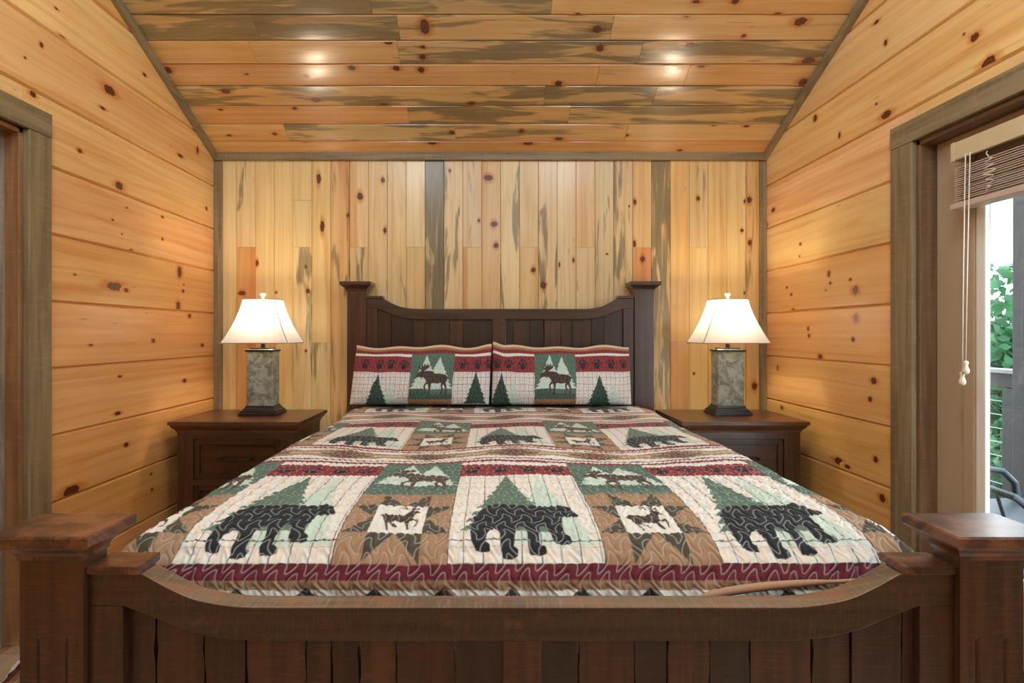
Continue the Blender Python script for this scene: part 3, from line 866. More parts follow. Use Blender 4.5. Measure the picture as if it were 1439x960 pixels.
def end_panel(pref, Y0, dz, cap_top, bounds, wear, groove):
    L0 = BC - XI
    for s in (-1, 1):
        cx = BC + s*(XI + 0.0585)
        hx, hy = 0.0585, 0.030
        cy = Y0 + hy
        ct = cap_top; cb = ct - 0.055
        mb = MB()
        t = ctone((94, 56, 38), wear*0.25)
        if groove:
            # lower shaft with two shallow flutes, upper shaft plain
            zg = H - 0.57
            g1, g2, gw, gd = -0.026, 0.026, 0.005, 0.005
            pr = [(-hx,-hy)]
            for g in (g1, g2): pr += [(g-gw,-hy), (g-0.001,-hy+gd), (g+0.001,-hy+gd), (g+gw,-hy)]
            pr += [(hx,-hy), (hx,hy), (-hx,hy)]
            fl_ = [[(cx+a, cy+b, z) for a, b in pr] for z in (0.0, zg)]
            flat = [(a, -hy if b < 0 else b) for a, b in pr]
            up = [[(cx+a, cy+b, z) for a, b in flat] for z in (zg+0.012, cb+0.002)]
            mb.loft(fl_ + up, tone=t)
            po = mb.build(pref+'_post', M['dark'], bed)
        else:
            mb.box((cx-hx, cy-hy, 0), (cx+hx, cy+hy, cb+0.002), 2, t)
            po = mb.build(pref+'_post', M['dark'], bed, bevel=0.003)
        mb = MB()
        e = [(0.003,0.0),(0.004,0.008),(0.008,0.015),(0.016,0.022),(0.025,0.028),(0.028,0.032),(0.0335,0.034),(0.0345,0.037),(0.0345,0.051),(0.0325,0.055)]
        mb.rect_loft(cx, cy, [(hx+a, hy+a, cb+z) for a, z in e], g=0, tone=ctone((96,58,42), wear))
        mb.build('post_cap', M['dark'], po)
    zr = lambda z: H + z + dz
    top = smooth_curve([(-.6496,-.449),(-.599,-.4766),(-.55,-.497),(-.4845,-.5085),(-.440,-.511)])
    bot = smooth_curve([(-.687,-.5085),(-.639,-.526),(-.579,-.551),(-.519,-.566),(-.454,-.5725),(-.40,-.574)])
    y0 = Y0 + 0.012
    tx, tz = [L0] + [p[0] for p in top], [-.448] + [p[1] for p in top]
    bx_, bz_ = [L0] + [p[0] for p in bot], [-.5085] + [p[1] for p in bot]
    half = sorted(set([round(v, 4) for v in tx + bx_ + [-.35, -.2, -.08, BC]]))
    xs = half + [round(2*BC - v, 4) for v in reversed(half[:-1])]
    rings = []
    for x in xs:
        xm = x if x <= BC else 2*BC - x
        zt_, zb_ = zr(float(np.interp(xm, tx, tz))), zr(float(np.interp(xm, bx_, bz_)))
        rings.append([(x, y0, zb_), (x, y0+0.046, zb_), (x, y0+0.046, zt_), (x, y0, zt_)])
    mb = MB(); mb.loft(rings, g=0, tone=ctone((84,58,42), wear*0.45), side_tones={2: ctone((150,126,106), wear*0.9)} if groove else {})  # footboard's top face painted paler for grazing light, besides its wear
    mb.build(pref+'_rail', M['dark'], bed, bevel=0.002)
    for s in (0, 1):
        xa, xb = L0+0.0005, -.655
        if s: xa, xb = 2*BC - xb, 2*BC - xa
        mb = MB(); mb.box((xa, y0-0.006, zr(-.4479)), (xb, y0+0.062, zr(-.4326)), 0, ctone((100,62,46), wear))
        mb.build(pref+'_block', M['dark'], bed, bevel=0.0015)
        xa, xb = L0+0.0005, -.687
        if s: xa, xb = 2*BC - xb, 2*BC - xa
        mb = MB(); mb.box((xa, y0, 0.12), (xb, y0+0.046, zr(-.5087)), 2, ctone((88,54,40), wear*0.2))
        mb.build(pref+'_stile', M['dark'], bed, bevel=0.002)
    mid = bounds['mid']
    mb = MB(); mb.box((mid[0], y0, 0.12), (mid[1], y0+0.046, zr(-.5742)), 2, ctone((98,58,40), wear*0.2))
    mb.build(pref+'_stile', M['dark'], bed, bevel=0.002)
    mb = MB(); mb.box((L0, y0+0.004, 0.14), (2*BC-L0, y0+0.040, 0.24), 0, ctone((84,52,38), 0)); mb.build(pref+'_lower_rail', M['dark'], bed, bevel=0.002)
    rr = random.Random(5 if groove else 9)
    for k, (xa, xb, col) in enumerate(bounds['planks']):
        # ragged-edged planks set back behind the frame
        nz = 14; mb = MB()
        zb_ = 0.20
        fold_x = lambda q: q if q <= BC else 2*BC - q
        tl, tr_ = (zr(float(np.interp(fold_x(q), [L0] + [p[0] for p in bot], [-.5085] + [p[1] for p in bot]))) + 0.022 for q in (xa, xb))
        gl = 0.0012
        lp, rp = [], []
        for i in range(nz+1):
            z = zb_ + (tl-zb_)*i/nz; z2 = zb_ + (tr_-zb_)*i/nz
            lp.append((xa + gl + (rr.random()*0.0035 if rr.random() < .45 else 0), z)); rp.append((xb - gl - (rr.random()*0.0035 if rr.random() < .45 else 0), z2))
        mb.prism(lp + rp[::-1], y0+0.016 + rr.uniform(0, 0.005), y0+0.036, 2, ctone(col, wear*0.1))
        mb.build(pref+'_plank', M['dark'], bed)

fb_px = [176,221,289,347,431,467,506,557,639,707, 761,812,891,937,997,1054,1140,1194,1265,1294]
fy = 1.003
def fX(p): return (p-CX)*fy/F
fcol = [(72,44,32),(88,54,38),(70,42,30),(104,60,38),(92,54,36),(66,40,30),(108,66,42),(88,52,38),(66,42,36),
        (58,40,40),(92,56,44),(70,46,42),(92,58,46),(56,44,46),(98,60,46),(82,52,46),(76,50,48),(90,56,48),(74,46,40)]
pl = []
fbp = [fX(p) for p in fb_px]
for i in range(9): pl.append((fbp[i] - (0.02 if i == 0 else 0), fbp[i+1] + (0.015 if i == 8 else 0), fcol[i]))
for i in range(10, 19): pl.append((fbp[i] - (0.015 if i == 10 else 0), fbp[i+1] + (0.02 if i == 18 else 0), fcol[i-1]))
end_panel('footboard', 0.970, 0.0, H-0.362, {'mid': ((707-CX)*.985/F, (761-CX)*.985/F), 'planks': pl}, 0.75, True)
hb_px = [527,550,580.3,597.9,631.4,650.6,692.2, 710.4,721,744.9,764.1,788,804,831.2,848.8,876]
hX = [(p-CX)*3.2/F for p in hb_px]
hcol = [(72,44,32),(50,34,28),(84,50,34),(72,44,30),(92,56,38),(54,36,30),(88,52,36),(56,38,32),(84,54,38),(58,40,34),(92,58,42),(84,52,38),(74,46,36),(52,36,34),(66,44,38)]
pl = []
for i in range(6): pl.append((hX[i] - (0.02 if i == 0 else 0), hX[i+1] + (0.015 if i == 5 else 0), hcol[i]))
for i in range(7, 15): pl.append((hX[i] - (0.015 if i == 7 else 0), hX[i+1] + (0.02 if i == 14 else 0), hcol[i]))
end_panel('headboard', 3.170, 0.661, H+0.312, {'mid': ((692-CX)*3.19/F, (710.5-CX)*3.19/F), 'planks': pl}, 0.08, False)
for s in (-1, 1):
    x = BC + s*0.80
    mb = MB(); mb.box((x-0.02, 1.031, 0.24), (x+0.02, 3.169, 0.42), 1, ctone((84,52,38), 0.1)); mb.build('side_rail', M['dark'], bed, bevel=0.003)
mb = MB()
n = 24
def rr_ring(hx, hy, z, r=0.07):
    pts = []
    for cxs, cys, a0 in ((1,1,0),(-1,1,90),(-1,-1,180),(1,-1,270)):
        for k in range(6):
            a = math.radians(a0 + 90*k/5)
            pts.append((BC+0.005 + cxs*(hx-r) + r*math.cos(a), 2.12 + cys*(hy-r) + r*math.sin(a), z))
    return pts
mb.loft([rr_ring(0.72,0.93,0.43), rr_ring(0.74,0.95,0.46), rr_ring(0.74,0.95,0.615), rr_ring(0.71,0.92,0.64)], smooth=True)
tag(mb.build('mattress', M['mattress'], bevel=0), 'white mattress lying in the bed frame under the quilt', 'mattress')
# ------------------------------------------------------------------ printed cloth
CRM = s2l((224, 225, 221)); DGR = s2l((92, 118, 104)); PAL = s2l((198, 216, 204)); BER = s2l((34, 40, 46)); RED = s2l((134, 50, 54))
PAW = s2l((40, 38, 46)); MGR = s2l((86, 112, 100)); MOO = s2l((82, 68, 62)); TAN = s2l((160, 130, 102)); OLV = s2l((78, 74, 62))
BUR = s2l((106, 38, 52)); LIN = s2l((52, 50, 54)); DTR = s2l((44, 72, 60)); LAV = s2l((206, 202, 206)); BRN = s2l((112, 78, 60))

def in_poly(px, py, poly):
    r = np.zeros(px.shape, bool)
    n = len(poly); j = n-1
    for i in range(n):
        xi, yi = poly[i]; xj, yj = poly[j]
        if yi != yj:
            c = ((yi > py) != (yj > py)) & (px < (xj-xi)*(py-yi)/(yj-yi) + xi)
            r ^= c
        j = i
    return r
def pine_poly(ax, ytop, ybot, half, tiers=9, jag=0.35):
    L = []
    for i in range(tiers):
        t0, t1 = i/tiers, (i+1)/tiers
        L.append((half*max(0.02, t0*(1-jag*(0 if i == 0 else 1)*0.6)), ytop + (ybot-ytop)*(t0+0.004)))
        L.append((half*t1, ytop + (ybot-ytop)*t1))
    return [(ax+x, y) for x, y in L] + [(ax-x, y) for x, y in reversed(L)]
BEAR = [(.15,.25),(.165,.34),(.20,.41),(.26,.455),(.33,.475),(.45,.48),(.55,.47),(.62,.475),(.70,.48),(.755,.485),(.775,.505),(.80,.50),(.815,.48),
 (.85,.455),(.87,.42),(.90,.375),(.89,.355),(.84,.35),(.78,.345),(.77,.30),(.765,.22),(.77,.18),(.80,.165),(.805,.125),(.78,.11),(.70,.115),
 (.675,.15),(.66,.24),(.64,.25),(.60,.24),(.59,.16),(.59,.11),(.63,.095),(.635,.06),(.60,.045),(.53,.05),(.515,.09),(.515,.18),(.50,.235),
 (.46,.235),(.44,.20),(.43,.14),(.425,.09),(.455,.075),(.45,.04),(.41,.025),(.355,.03),(.34,.08),(.335,.16),(.32,.20),(.28,.195),(.25,.16),
 (.245,.115),(.27,.10),(.27,.065),(.23,.06),(.18,.07),(.155,.12),(.145,.18)]
MOOSE = [(.12,.54),(.17,.59),(.22,.62),(.26,.65),(.20,.70),(.17,.77),(.22,.72),(.25,.70),(.26,.79),(.29,.73),(.32,.80),(.35,.74),(.39,.80),(.41,.74),
 (.47,.77),(.43,.70),(.37,.66),(.32,.63),(.42,.63),(.52,.61),(.58,.56),(.70,.56),(.82,.54),(.88,.49),(.87,.42),(.84,.37),(.86,.30),(.875,.22),
 (.87,.13),(.83,.13),(.835,.22),(.82,.28),(.79,.34),(.76,.30),(.785,.22),(.76,.12),(.715,.12),(.745,.22),(.72,.30),(.73,.38),(.65,.36),(.55,.37),
 (.505,.36),(.495,.28),(.485,.20),(.48,.11),(.435,.11),(.445,.20),(.445,.30),(.43,.35),(.385,.33),(.37,.29),(.385,.22),(.41,.15),(.37,.145),(.345,.22),
 (.33,.30),(.36,.36),(.40,.40),(.38,.45),(.33,.49),(.30,.50),(.28,.45),(.26,.50),(.20,.50),(.14,.50)]
DEER = [(.13,.60),(.17,.66),(.24,.66),(.35,.64),(.48,.655),(.56,.70),(.60,.80),(.57,.85),(.62,.845),(.62,.90),(.56,.96),(.63,.93),(.65,.85),(.70,.86),(.74,.97),(.745,.86),
 (.70,.82),(.76,.76),(.78,.72),(.75,.70),(.70,.71),(.68,.64),(.66,.55),(.74,.53),(.77,.46),(.74,.28),(.71,.28),(.735,.44),(.71,.48),(.62,.46),(.62,.36),(.66,.22),(.62,.22),
 (.575,.36),(.55,.43),(.44,.44),(.38,.45),(.34,.42),(.42,.33),(.47,.28),(.44,.26),(.37,.31),(.29,.40),(.30,.32),(.34,.20),(.31,.19),(.26,.32),(.22,.45),(.18,.54)]
DEER = [(.5+(x-.455)*1.2, .5+(y-.56)*1.12) for x, y in DEER]
def paw_polys(cx, cy, s):
    P = [[(cx + s*.55*math.cos(t), cy - s*.18 + s*.50*math.sin(t)) for t in np.linspace(0, 2*PI, 14, endpoint=False)]]
    for k in range(5):
        a = PI*(0.12 + 0.19*k)
        tx, ty = cx + s*.78*math.cos(a), cy - s*.12 + s*.80*math.sin(a)
        P.append([(tx + s*.17*math.cos(t), ty + s*.24*math.sin(t)) for t in np.linspace(0, 2*PI, 8, endpoint=False)])
    return P
TREE_D = pine_poly(.41, .985, .20, .34, 10); TREE_P = pine_poly(.68, .96, .10, .30, 9)
MT1 = pine_poly(.36, .97, .24, .36, 8); MT2 = pine_poly(.66, .93, .24, .36, 8)

PER = 0.581; PHALF = 0.169; PC = 0.075; VP = 0.82
def setc(col, m, c): col[m] = c
def sub(mask, nx, ny, polys, col, c):
    idx = np.nonzero(mask)[0]
    if idx.size == 0: return
    m = np.zeros(idx.size, bool)
    for p in polys: m |= in_poly(nx[idx], ny[idx], p)
    col[idx[m]] = c

def quilt_design(x, v):
    """x: cloth position across (m), v: canonical cloth position from the foot panel edge (m)"""
    col = np.empty((x.size, 3)); col[:] = CRM
    a = np.mod(x - PC + PHALF, PER)
    inp = a < 2*PHALF
    r = np.mod(v, VP)
    top = v >= 0
    nx = a/(2*PHALF); ny = r/0.42
    # panels
    pm = top & inp & (r < 0.42)
    gx = np.abs(np.mod(nx*8 + .18, 1.0) - .5) > 0.475
    gy = np.abs(np.mod(r/0.040 + .05, 1.0) - .5) > 0.47
    rng = np.mod(np.floor(x/0.008)*12.9898 + np.floor(v/0.014)*78.233, 1.0)
    col[pm] = CRM
    pk = pm & (np.mod(np.floor(a/0.021) + np.floor(r/0.040), 2) == 0)
    col[pk] = s2l((230, 222, 210))
    col[pm & gy] = s2l((196, 188, 180))
    sub(pm, nx, ny, [TREE_P], col, PAL)
    col[pm & gx & (np.mod(np.floor(x*9 + v*4), 5) != 9)] = s2l((96, 92, 92))
    big = pm & (np.abs(r - 0.055) < 0.0016); col[big] = LIN
    col[pm & ((nx < 0.006) | (nx > 0.994) | (r < 0.003))] = LIN
    sub(pm, nx, ny, [TREE_D], col, DGR)
    sub(pm, nx, ny, [BEAR], col, BER)
    # paw strip
    sm_ = top & inp & (r >= 0.42) & (r < 0.53); col[sm_] = RED
    for c in (.11, .36, .615, .87):
        sub(sm_, nx, (r-0.42)/0.11, [[((px-c)*0.30+c, py) for px, py in P] for P in paw_polys(c, .48, .36)], col, PAW)
    col[top & inp & (r >= 0.53) & (r < 0.55)] = CRM
    # moose + star columns
    b = (a - 2*PHALF); bw_ = PER - 2*PHALF
    ns = ~inp & top
    mx = b/bw_
    mm = ns & (r >= 0.28) & (r < 0.55); my = (r-0.28)/0.27
    col[mm] = MGR
    sub(mm, mx, my, [MT1, MT2], col, PAL)
    sub(mm, mx, my, [[(-.01,-.01),(-.01,.27),(.3,.25),(.35,.16),(1.01,.13),(1.01,-.01)]], col, MGR)
    sub(mm, mx, my, [MOOSE], col, MOO)
    stm = ns & (r < 0.28); col[stm] = TAN
    sx = mx; sy = r
    c0, c1, e0, e1, mid, midy = .25, .75, .078, .20, .5, .139
    tri = [[(c0,e1),(mid,e1),(c0,.28)], [(mid,e1),(c1,e1),(c1,.28)], [(c0,e0),(mid,e0),(c0,0)], [(mid,e0),(c1,e0),(c1,0)],
           [(c0,e1),(c0,midy),(0,e1)], [(c0,midy),(c0,e0),(0,e0)], [(c1,e1),(c1,midy),(1,e1)], [(c1,midy),(c1,e0),(1,e0)]]
    sub(stm, sx, sy, tri, col, OLV)
    sq = stm & (sx > c0) & (sx < c1) & (sy > e0) & (sy < e1); col[sq] = s2l((226, 224, 216))
    sub(sq, (sx-c0)/(c1-c0), (sy-e0)/(e1-e0), [DEER, [(.60,.84),(.50,.99),(.54,.99),(.65,.85)], [(.56,.90),(.47,.90),(.47,.93),(.56,.93)], [(.68,.85),(.74,1.0),(.78,1.0),(.73,.84)], [(.74,.91),(.83,.93),(.83,.90),(.74,.88)]], col, s2l((70, 58, 50)))
    # woven band
    col[top & (r >= 0.55) & (r < 0.572)] = RED
    bm = top & (r >= 0.572)
    t = (r - 0.572)/(0.80-0.572)
    w = np.abs(np.mod((x-PC)/0.29 + .5, 1.0) - .5)*2       # 0 at diamond centre, 1 between
    d = np.abs(t - .5)
    col[bm] = CRM
    col[bm & (d < .42) & (d > .35)] = s2l((134, 62, 60))
    col[bm & (d < .30 - .16*w)] = TAN
    col[bm & (d < .05)] = s2l((206, 178, 150))
    dia = d/.30 + w/.66
    col[bm & (dia < 1) & (np.mod(t*7, 1) < .74)] = OLV
    col[bm & (dia < .45)] = s2l((138, 62, 58))
    col[bm & (dia < .18)] = OLV
    col[bm & (r >= 0.80)] = RED
    # foot border below the panels
    bt = ~top
    col[bt] = CRM
    col[bt & (v > -0.024)] = BUR
    col[bt & (v <= -0.024) & (v > -0.041)] = TAN
    zz = np.abs(np.mod((x+.241)/.143 + .5, 1.0) - .5)*2
    col[bt & (v <= -0.036) & (v > -0.10) & ((-v - 0.036)*1.4 > zz*.0715)] = s2l((52, 48, 46))
    col[bt & (v <= -0.10) & (v > -0.13)] = BUR
    col[bt & (v <= -0.13)] = TAN
    return col

def pillow_design(u, v, mir):
    """u, v in 0..1 over the sham front (v up)"""
    col = np.empty((u.size, 3)); col[:] = CRM
    C0, C1 = (.425, .735) if not mir else (.30, .595)
    hem = v > .945; col[hem] = s2l((214, 194, 164)); 
    col[(v <= .965) & (v > .93)] = s2l((168, 116, 84))
    top = (v <= .93) & (v > .875); col[top] = s2l((128, 50, 50))
    side = (u < C0) | (u > C1)
    col[side & (v <= .875) & (v > .835)] = CRM
    red = side & (v <= .835) & (v > .565); col[red] = RED
    cs_ = (.09,.20,.285,.375,.80,.905,.985) if not mir else (.035,.115,.215,.645,.745,.845,.94)
    for c in cs_:
        sub(red, (u-c)/.098+.5, (v-.565)/.27, [[((px-.5)*.85+.5, py) for px, py in P] for P in paw_polys(.5, .46, .42)], col, PAW)
    pl_ = side & (v <= .565); col[pl_] = s2l((226, 220, 214))
    g1 = np.mod(u*62, 1) < .5; g2 = np.mod(v*17, 1) < .5
    col[pl_ & g1 & g2] = LAV
    col[pl_ & ((np.mod(u*31, 1) < .07) | (np.mod(v*8.5, 1) < .05))] = s2l((120, 116, 120))
    if not mir:
        tp = [pine_poly(.285, .40, -.02, .07, 7)]; td = [pine_poly(.195, .53, .0, .085, 7), pine_poly(.90, .565, .02, .085, 7)]
    else:
        tp = [pine_poly(.15, .44, -.02, .07, 7), pine_poly(.86, .42, -.02, .06, 7)]; td = [pine_poly(.065, .54, .0, .08, 7), pine_poly(.76, .51, .0, .09, 7)]
    for P in tp: sub(pl_, u, v, [P], col, PAL)
    for P in td: sub(pl_, u, v, [P], col, DTR)
    cm = ~side & (v <= .875); col[cm] = MGR
    nx = (u-C0)/(C1-C0); ny = (v-.10)/.775
    sub(cm, nx, ny, [MT1, MT2], col, PAL)
    sub(cm, nx, ny, [[(-.01,-.2),(-.01,.22),(.3,.24),(.38,.15),(1.01,.12),(1.01,-.2)]], col, s2l((62, 88, 76)))
    sub(cm, nx, ny, [MOOSE], col, s2l((74, 58, 54)))
    low = cm & (v < .11); col[low] = s2l((150, 112, 84))
    return col

def value_noise(x, y, cell, seed):
    rg = np.random.default_rng(seed); G = rg.uniform(-1, 1, (256, 256))
    gx, gy = x/cell + 100, y/cell + 100
    ix, iy = np.floor(gx).astype(int), np.floor(gy).astype(int)
    fx, fy = gx-ix, gy-iy
    fx = fx*fx*fx*(fx*(fx*6-15)+10); fy = fy*fy*fy*(fy*(fy*6-15)+10)
    g = lambda a, b: G[np.mod(a, 256), np.mod(b, 256)]
    return (g(ix,iy)*(1-fx)+g(ix+1,iy)*fx)*(1-fy) + (g(ix,iy+1)*(1-fx)+g(ix+1,iy+1)*fx)*fy

def stitch_distance(x, y, cell, seed):
    # rows of looping puzzle-piece quilting lines
    p, q = cell*2.2, cell*1.45
    def f(a, b):
        n1 = value_noise(a, b, cell*2.6, seed); n2 = value_noise(a, b, cell*2.2, seed+1)
        yy = 2*PI*b/p + 0.9*n1
        xx = 2*PI*a/q + 1.2*n2 + PI*np.floor(0*b)
        return np.cos(yy + 1.75*np.sin(xx + 1.0*np.sin(yy) + 0.5*np.sin(2*PI*b/(p*1.9))))
    e = 0.0005
    n = f(x, y); gx = (f(x+e, y)-f(x-e, y))/(2*e); gy = (f(x, y+e)-f(x, y-e))/(2*e)
    return np.abs(n)/np.maximum(np.hypot(gx, gy), 25.0)

def grid_mesh(name, P, col, mat, parent=None, origin=(0,0,0), closed_back=None):
    ny, nx = P.shape[:2]
    me = bpy.data.meshes.new(name)
    V = (P - np.array(origin)).reshape(-1, 3)
    i = np.arange(ny*nx).reshape(ny, nx)
    F_ = np.stack([i[:-1,:-1], i[:-1,1:], i[1:,1:], i[1:,:-1]], -1).reshape(-1, 4)
    me.vertices.add(len(V)); me.vertices.foreach_set('co', V.astype(np.float32).ravel())
    me.loops.add(F_.size); me.loops.foreach_set('vertex_index', F_.astype(np.int32).ravel())
    me.polygons.add(len(F_)); me.polygons.foreach_set('loop_start', np.arange(0, F_.size, 4, dtype=np.int32))
    me.polygons.foreach_set('use_smooth', np.ones(len(F_), bool))
    me.update(calc_edges=True)
    at = me.color_attributes.new('print', 'FLOAT_COLOR', 'POINT')
    at.data.foreach_set('color', np.concatenate([col.reshape(-1, 3), np.ones((ny*nx, 1))], 1).astype(np.float32).ravel())
    me.materials.append(mat)
    o = bpy.data.objects.new(name, me); C.objects.link(o); o.location = origin
    if parent: o.parent = parent; o.location = tuple(origin[k]-parent_world(parent)[k] for k in range(3))
    return o

# foot-to-head profile of the quilt: (Y, z relative to the eye)
prof = np.array([(1.086,-.66),(1.0875,-.63),(1.089,-.60),(1.093,-.545),(1.099,-.515),(1.113,-.490),(1.135,-.465),(1.174,-.445),(1.24,-.434),(1.307,-.429),(1.392,-.427),
  (1.576,-.427),(1.69,-.427),(1.97,-.427),(2.39,-.426),(2.75,-.421),(2.86,-.412),(2.92,-.414),(3.0,-.425),(3.12,-.430)])
arc = np.concatenate([[0], np.cumsum(np.hypot(*np.diff(prof, axis=0).T))])
arcY = lambda y: np.interp(y, prof[:, 0], arc)
anchors = [(arcY(1.086), -0.20), (arcY(1.093), -.052), (arcY(1.099), -.024), (arcY(1.113), 0.0), (arcY(1.174), .078), (arcY(1.307), .20), (arcY(1.392), .28), (arcY(1.576), .42),
           (arcY(1.69), .53), (arcY(1.725), .55), (arcY(1.75), .572), (arcY(1.945), .80), (arcY(1.97), .82)]
a_end = arcY(1.97)
def canon(s):
    A = np.array(anchors); v = np.interp(s, A[:, 0], A[:, 1])
    return np.where(s > a_end, .82 + (s - a_end), v)
def build_quilt():
    EL, ER = -0.725, 0.840              # where the top starts to roll over the sides
    RAD = 0.085; DROP = 0.42
    A = np.concatenate([np.linspace(EL-DROP, EL-0.16, 24, endpoint=False), np.arange(EL-0.16, ER+0.16, 0.0019), np.linspace(ER+0.16, ER+DROP, 24)])
    s0 = arcY(1.089); s1 = arcY(1.75)
    S = np.concatenate([np.linspace(0, s0, 24, endpoint=False), np.arange(s0, s1, 0.0018), np.arange(s1, arc[-1], 0.0034)])
    a, s = np.meshgrid(A, S)
    # smooth the profile a little
    def sm_profile(q):
        out = np.zeros(q.shape + (2,))
        for d, w in ((-.02,.2),(-.01,.2),(0,.2),(.01,.2),(.02,.2)):
            out[..., 0] += w*np.interp(q+d, arc, prof[:, 0]); out[..., 1] += w*np.interp(q+d, arc, prof[:, 1])
        return out
    yz = sm_profile(S)
    Y = np.repeat(yz[:, 0][:, None], A.size, 1); Zp = np.repeat(yz[:, 1][:, None], A.size, 1)
    dzb = np.maximum(0, -.427 - Zp)
    base = Zp + dzb
    e = np.maximum(EL - a, a - ER); sgn = np.where(a < (EL+ER)/2, -1.0, 1.0)
    em = np.maximum(e, 0)
    th = np.minimum(em/RAD, math.radians(84)); ex = np.maximum(em - RAD*math.radians(84), 0)
    xo = RAD*np.sin(th) + ex*math.cos(math.radians(84)); dza = RAD*(1-np.cos(th)) + ex*math.sin(math.radians(84))
    edge = np.where(sgn < 0, EL, ER)
    X = np.where(e > 0, edge + sgn*xo, a)
    # folds where the cloth hangs
    fold = 0.012*np.sin(Y*17 + 1.0)*np.clip(dza/0.25, 0, 1)
    flare = 0.78*np.maximum(dza-0.06, 0)*np.exp(-((Y-1.06)/0.16)**2)*(sgn < 0)
    X = X + sgn*(fold + flare)*(e > 0)
    dz = (dza**3 + dzb**3)**(1/3)
    Z = base - dz
    # gentle rumples
    wv = .012*np.cos(2*PI*(a-.085)/.75)*np.exp(-((Y-1.97)/.30)**2) + .005*np.cos(2*PI*(a-.2)/.62)*np.exp(-((Y-2.6)/.25)**2)
    wv += .003*value_noise(a, s, .16, 3) + .0012*value_noise(a, s, .07, 4)
    topm = np.exp(-(dz/0.05)**2)
    Z = Z + wv*topm
    d = stitch_distance(a, s, 0.030, 21)
    puff = (0.0036*(1-np.exp(-(d/0.008)**1.3)) + 0.0016*value_noise(a, s, .022, 8))*np.clip(1.3-(Y-1.1)*0.8, 0.22, 1)
    P = np.stack([X, Y, H + Z], -1)
    du = np.gradient(P, axis=1); dv = np.gradient(P, axis=0)
    nr = np.cross(du, dv); nr /= np.maximum(np.linalg.norm(nr, axis=-1, keepdims=True), 1e-9)
    if nr[S.size//2, A.size//2, 2] < 0: nr = -nr
    # deeper vertical puckers on the foot drop
    pk = 0.009*np.abs(value_noise(a*1.0, s*0.35, .028, 14))*np.clip(dzb/0.06, 0, 1)
    P = P + nr*(puff + pk)[..., None]
    col = np.zeros((a.size, 3))
    k = 0
    for ox in (-.25, .25):
        for oy in (-.25, .25):
            dx = np.gradient(A)[None, :]*ox; ds = np.gradient(S)[:, None]*oy
            aa = (a + dx + 0*s); ss = (s + ds)
            # slight hand-made wobble of the patchwork
            wa = aa + .0014*value_noise(aa, ss, .06, 31)
            wvv = canon(ss) + .0010*value_noise(aa, ss, .06, 32)
            col += quilt_design(wa.ravel(), wvv.ravel()); k += 1
    col /= k
    line = np.clip(1.25 - d/0.0014, 0, 1).ravel()[:, None]*0.5
    thread = np.array(s2l((206, 206, 208)))
    lum = col.mean(1, keepdims=True)
    col = col*(1-line*np.clip(1.1-lum*1.1, 0.12, 1)) + thread*line*np.clip(1.1-lum*1.1, 0.12, 1)
    o = grid_mesh('quilt', P, col, M['fabric'], None, (BC, 2.1, H-.427))
    mb = MB()
    mb.tube([((px-CX)*1.076/F, 1.076, H+(CY-py)*1.076/F) for px, py in smooth_curve([(975,846),(1005,835),(1060,826),(1131,819.5),(1175,817.5),(1215,815)], 5)], [0.004 + 0.005*math.sin(PI*min(1, (i+1)/20)) for i in range(26)], 8)
    M['binding'] = plain('tan_quilt_binding', (176, 140, 112), 0.85, 0, 0.1, 200)
    tag(mb.build('binding', M['binding'], o), 'tan bound edge turned up at the foot')
    tag(o, 'lodge quilt printed with black bears, moose and star blocks spread over the bed', 'quilt')
    return o
build_quilt()

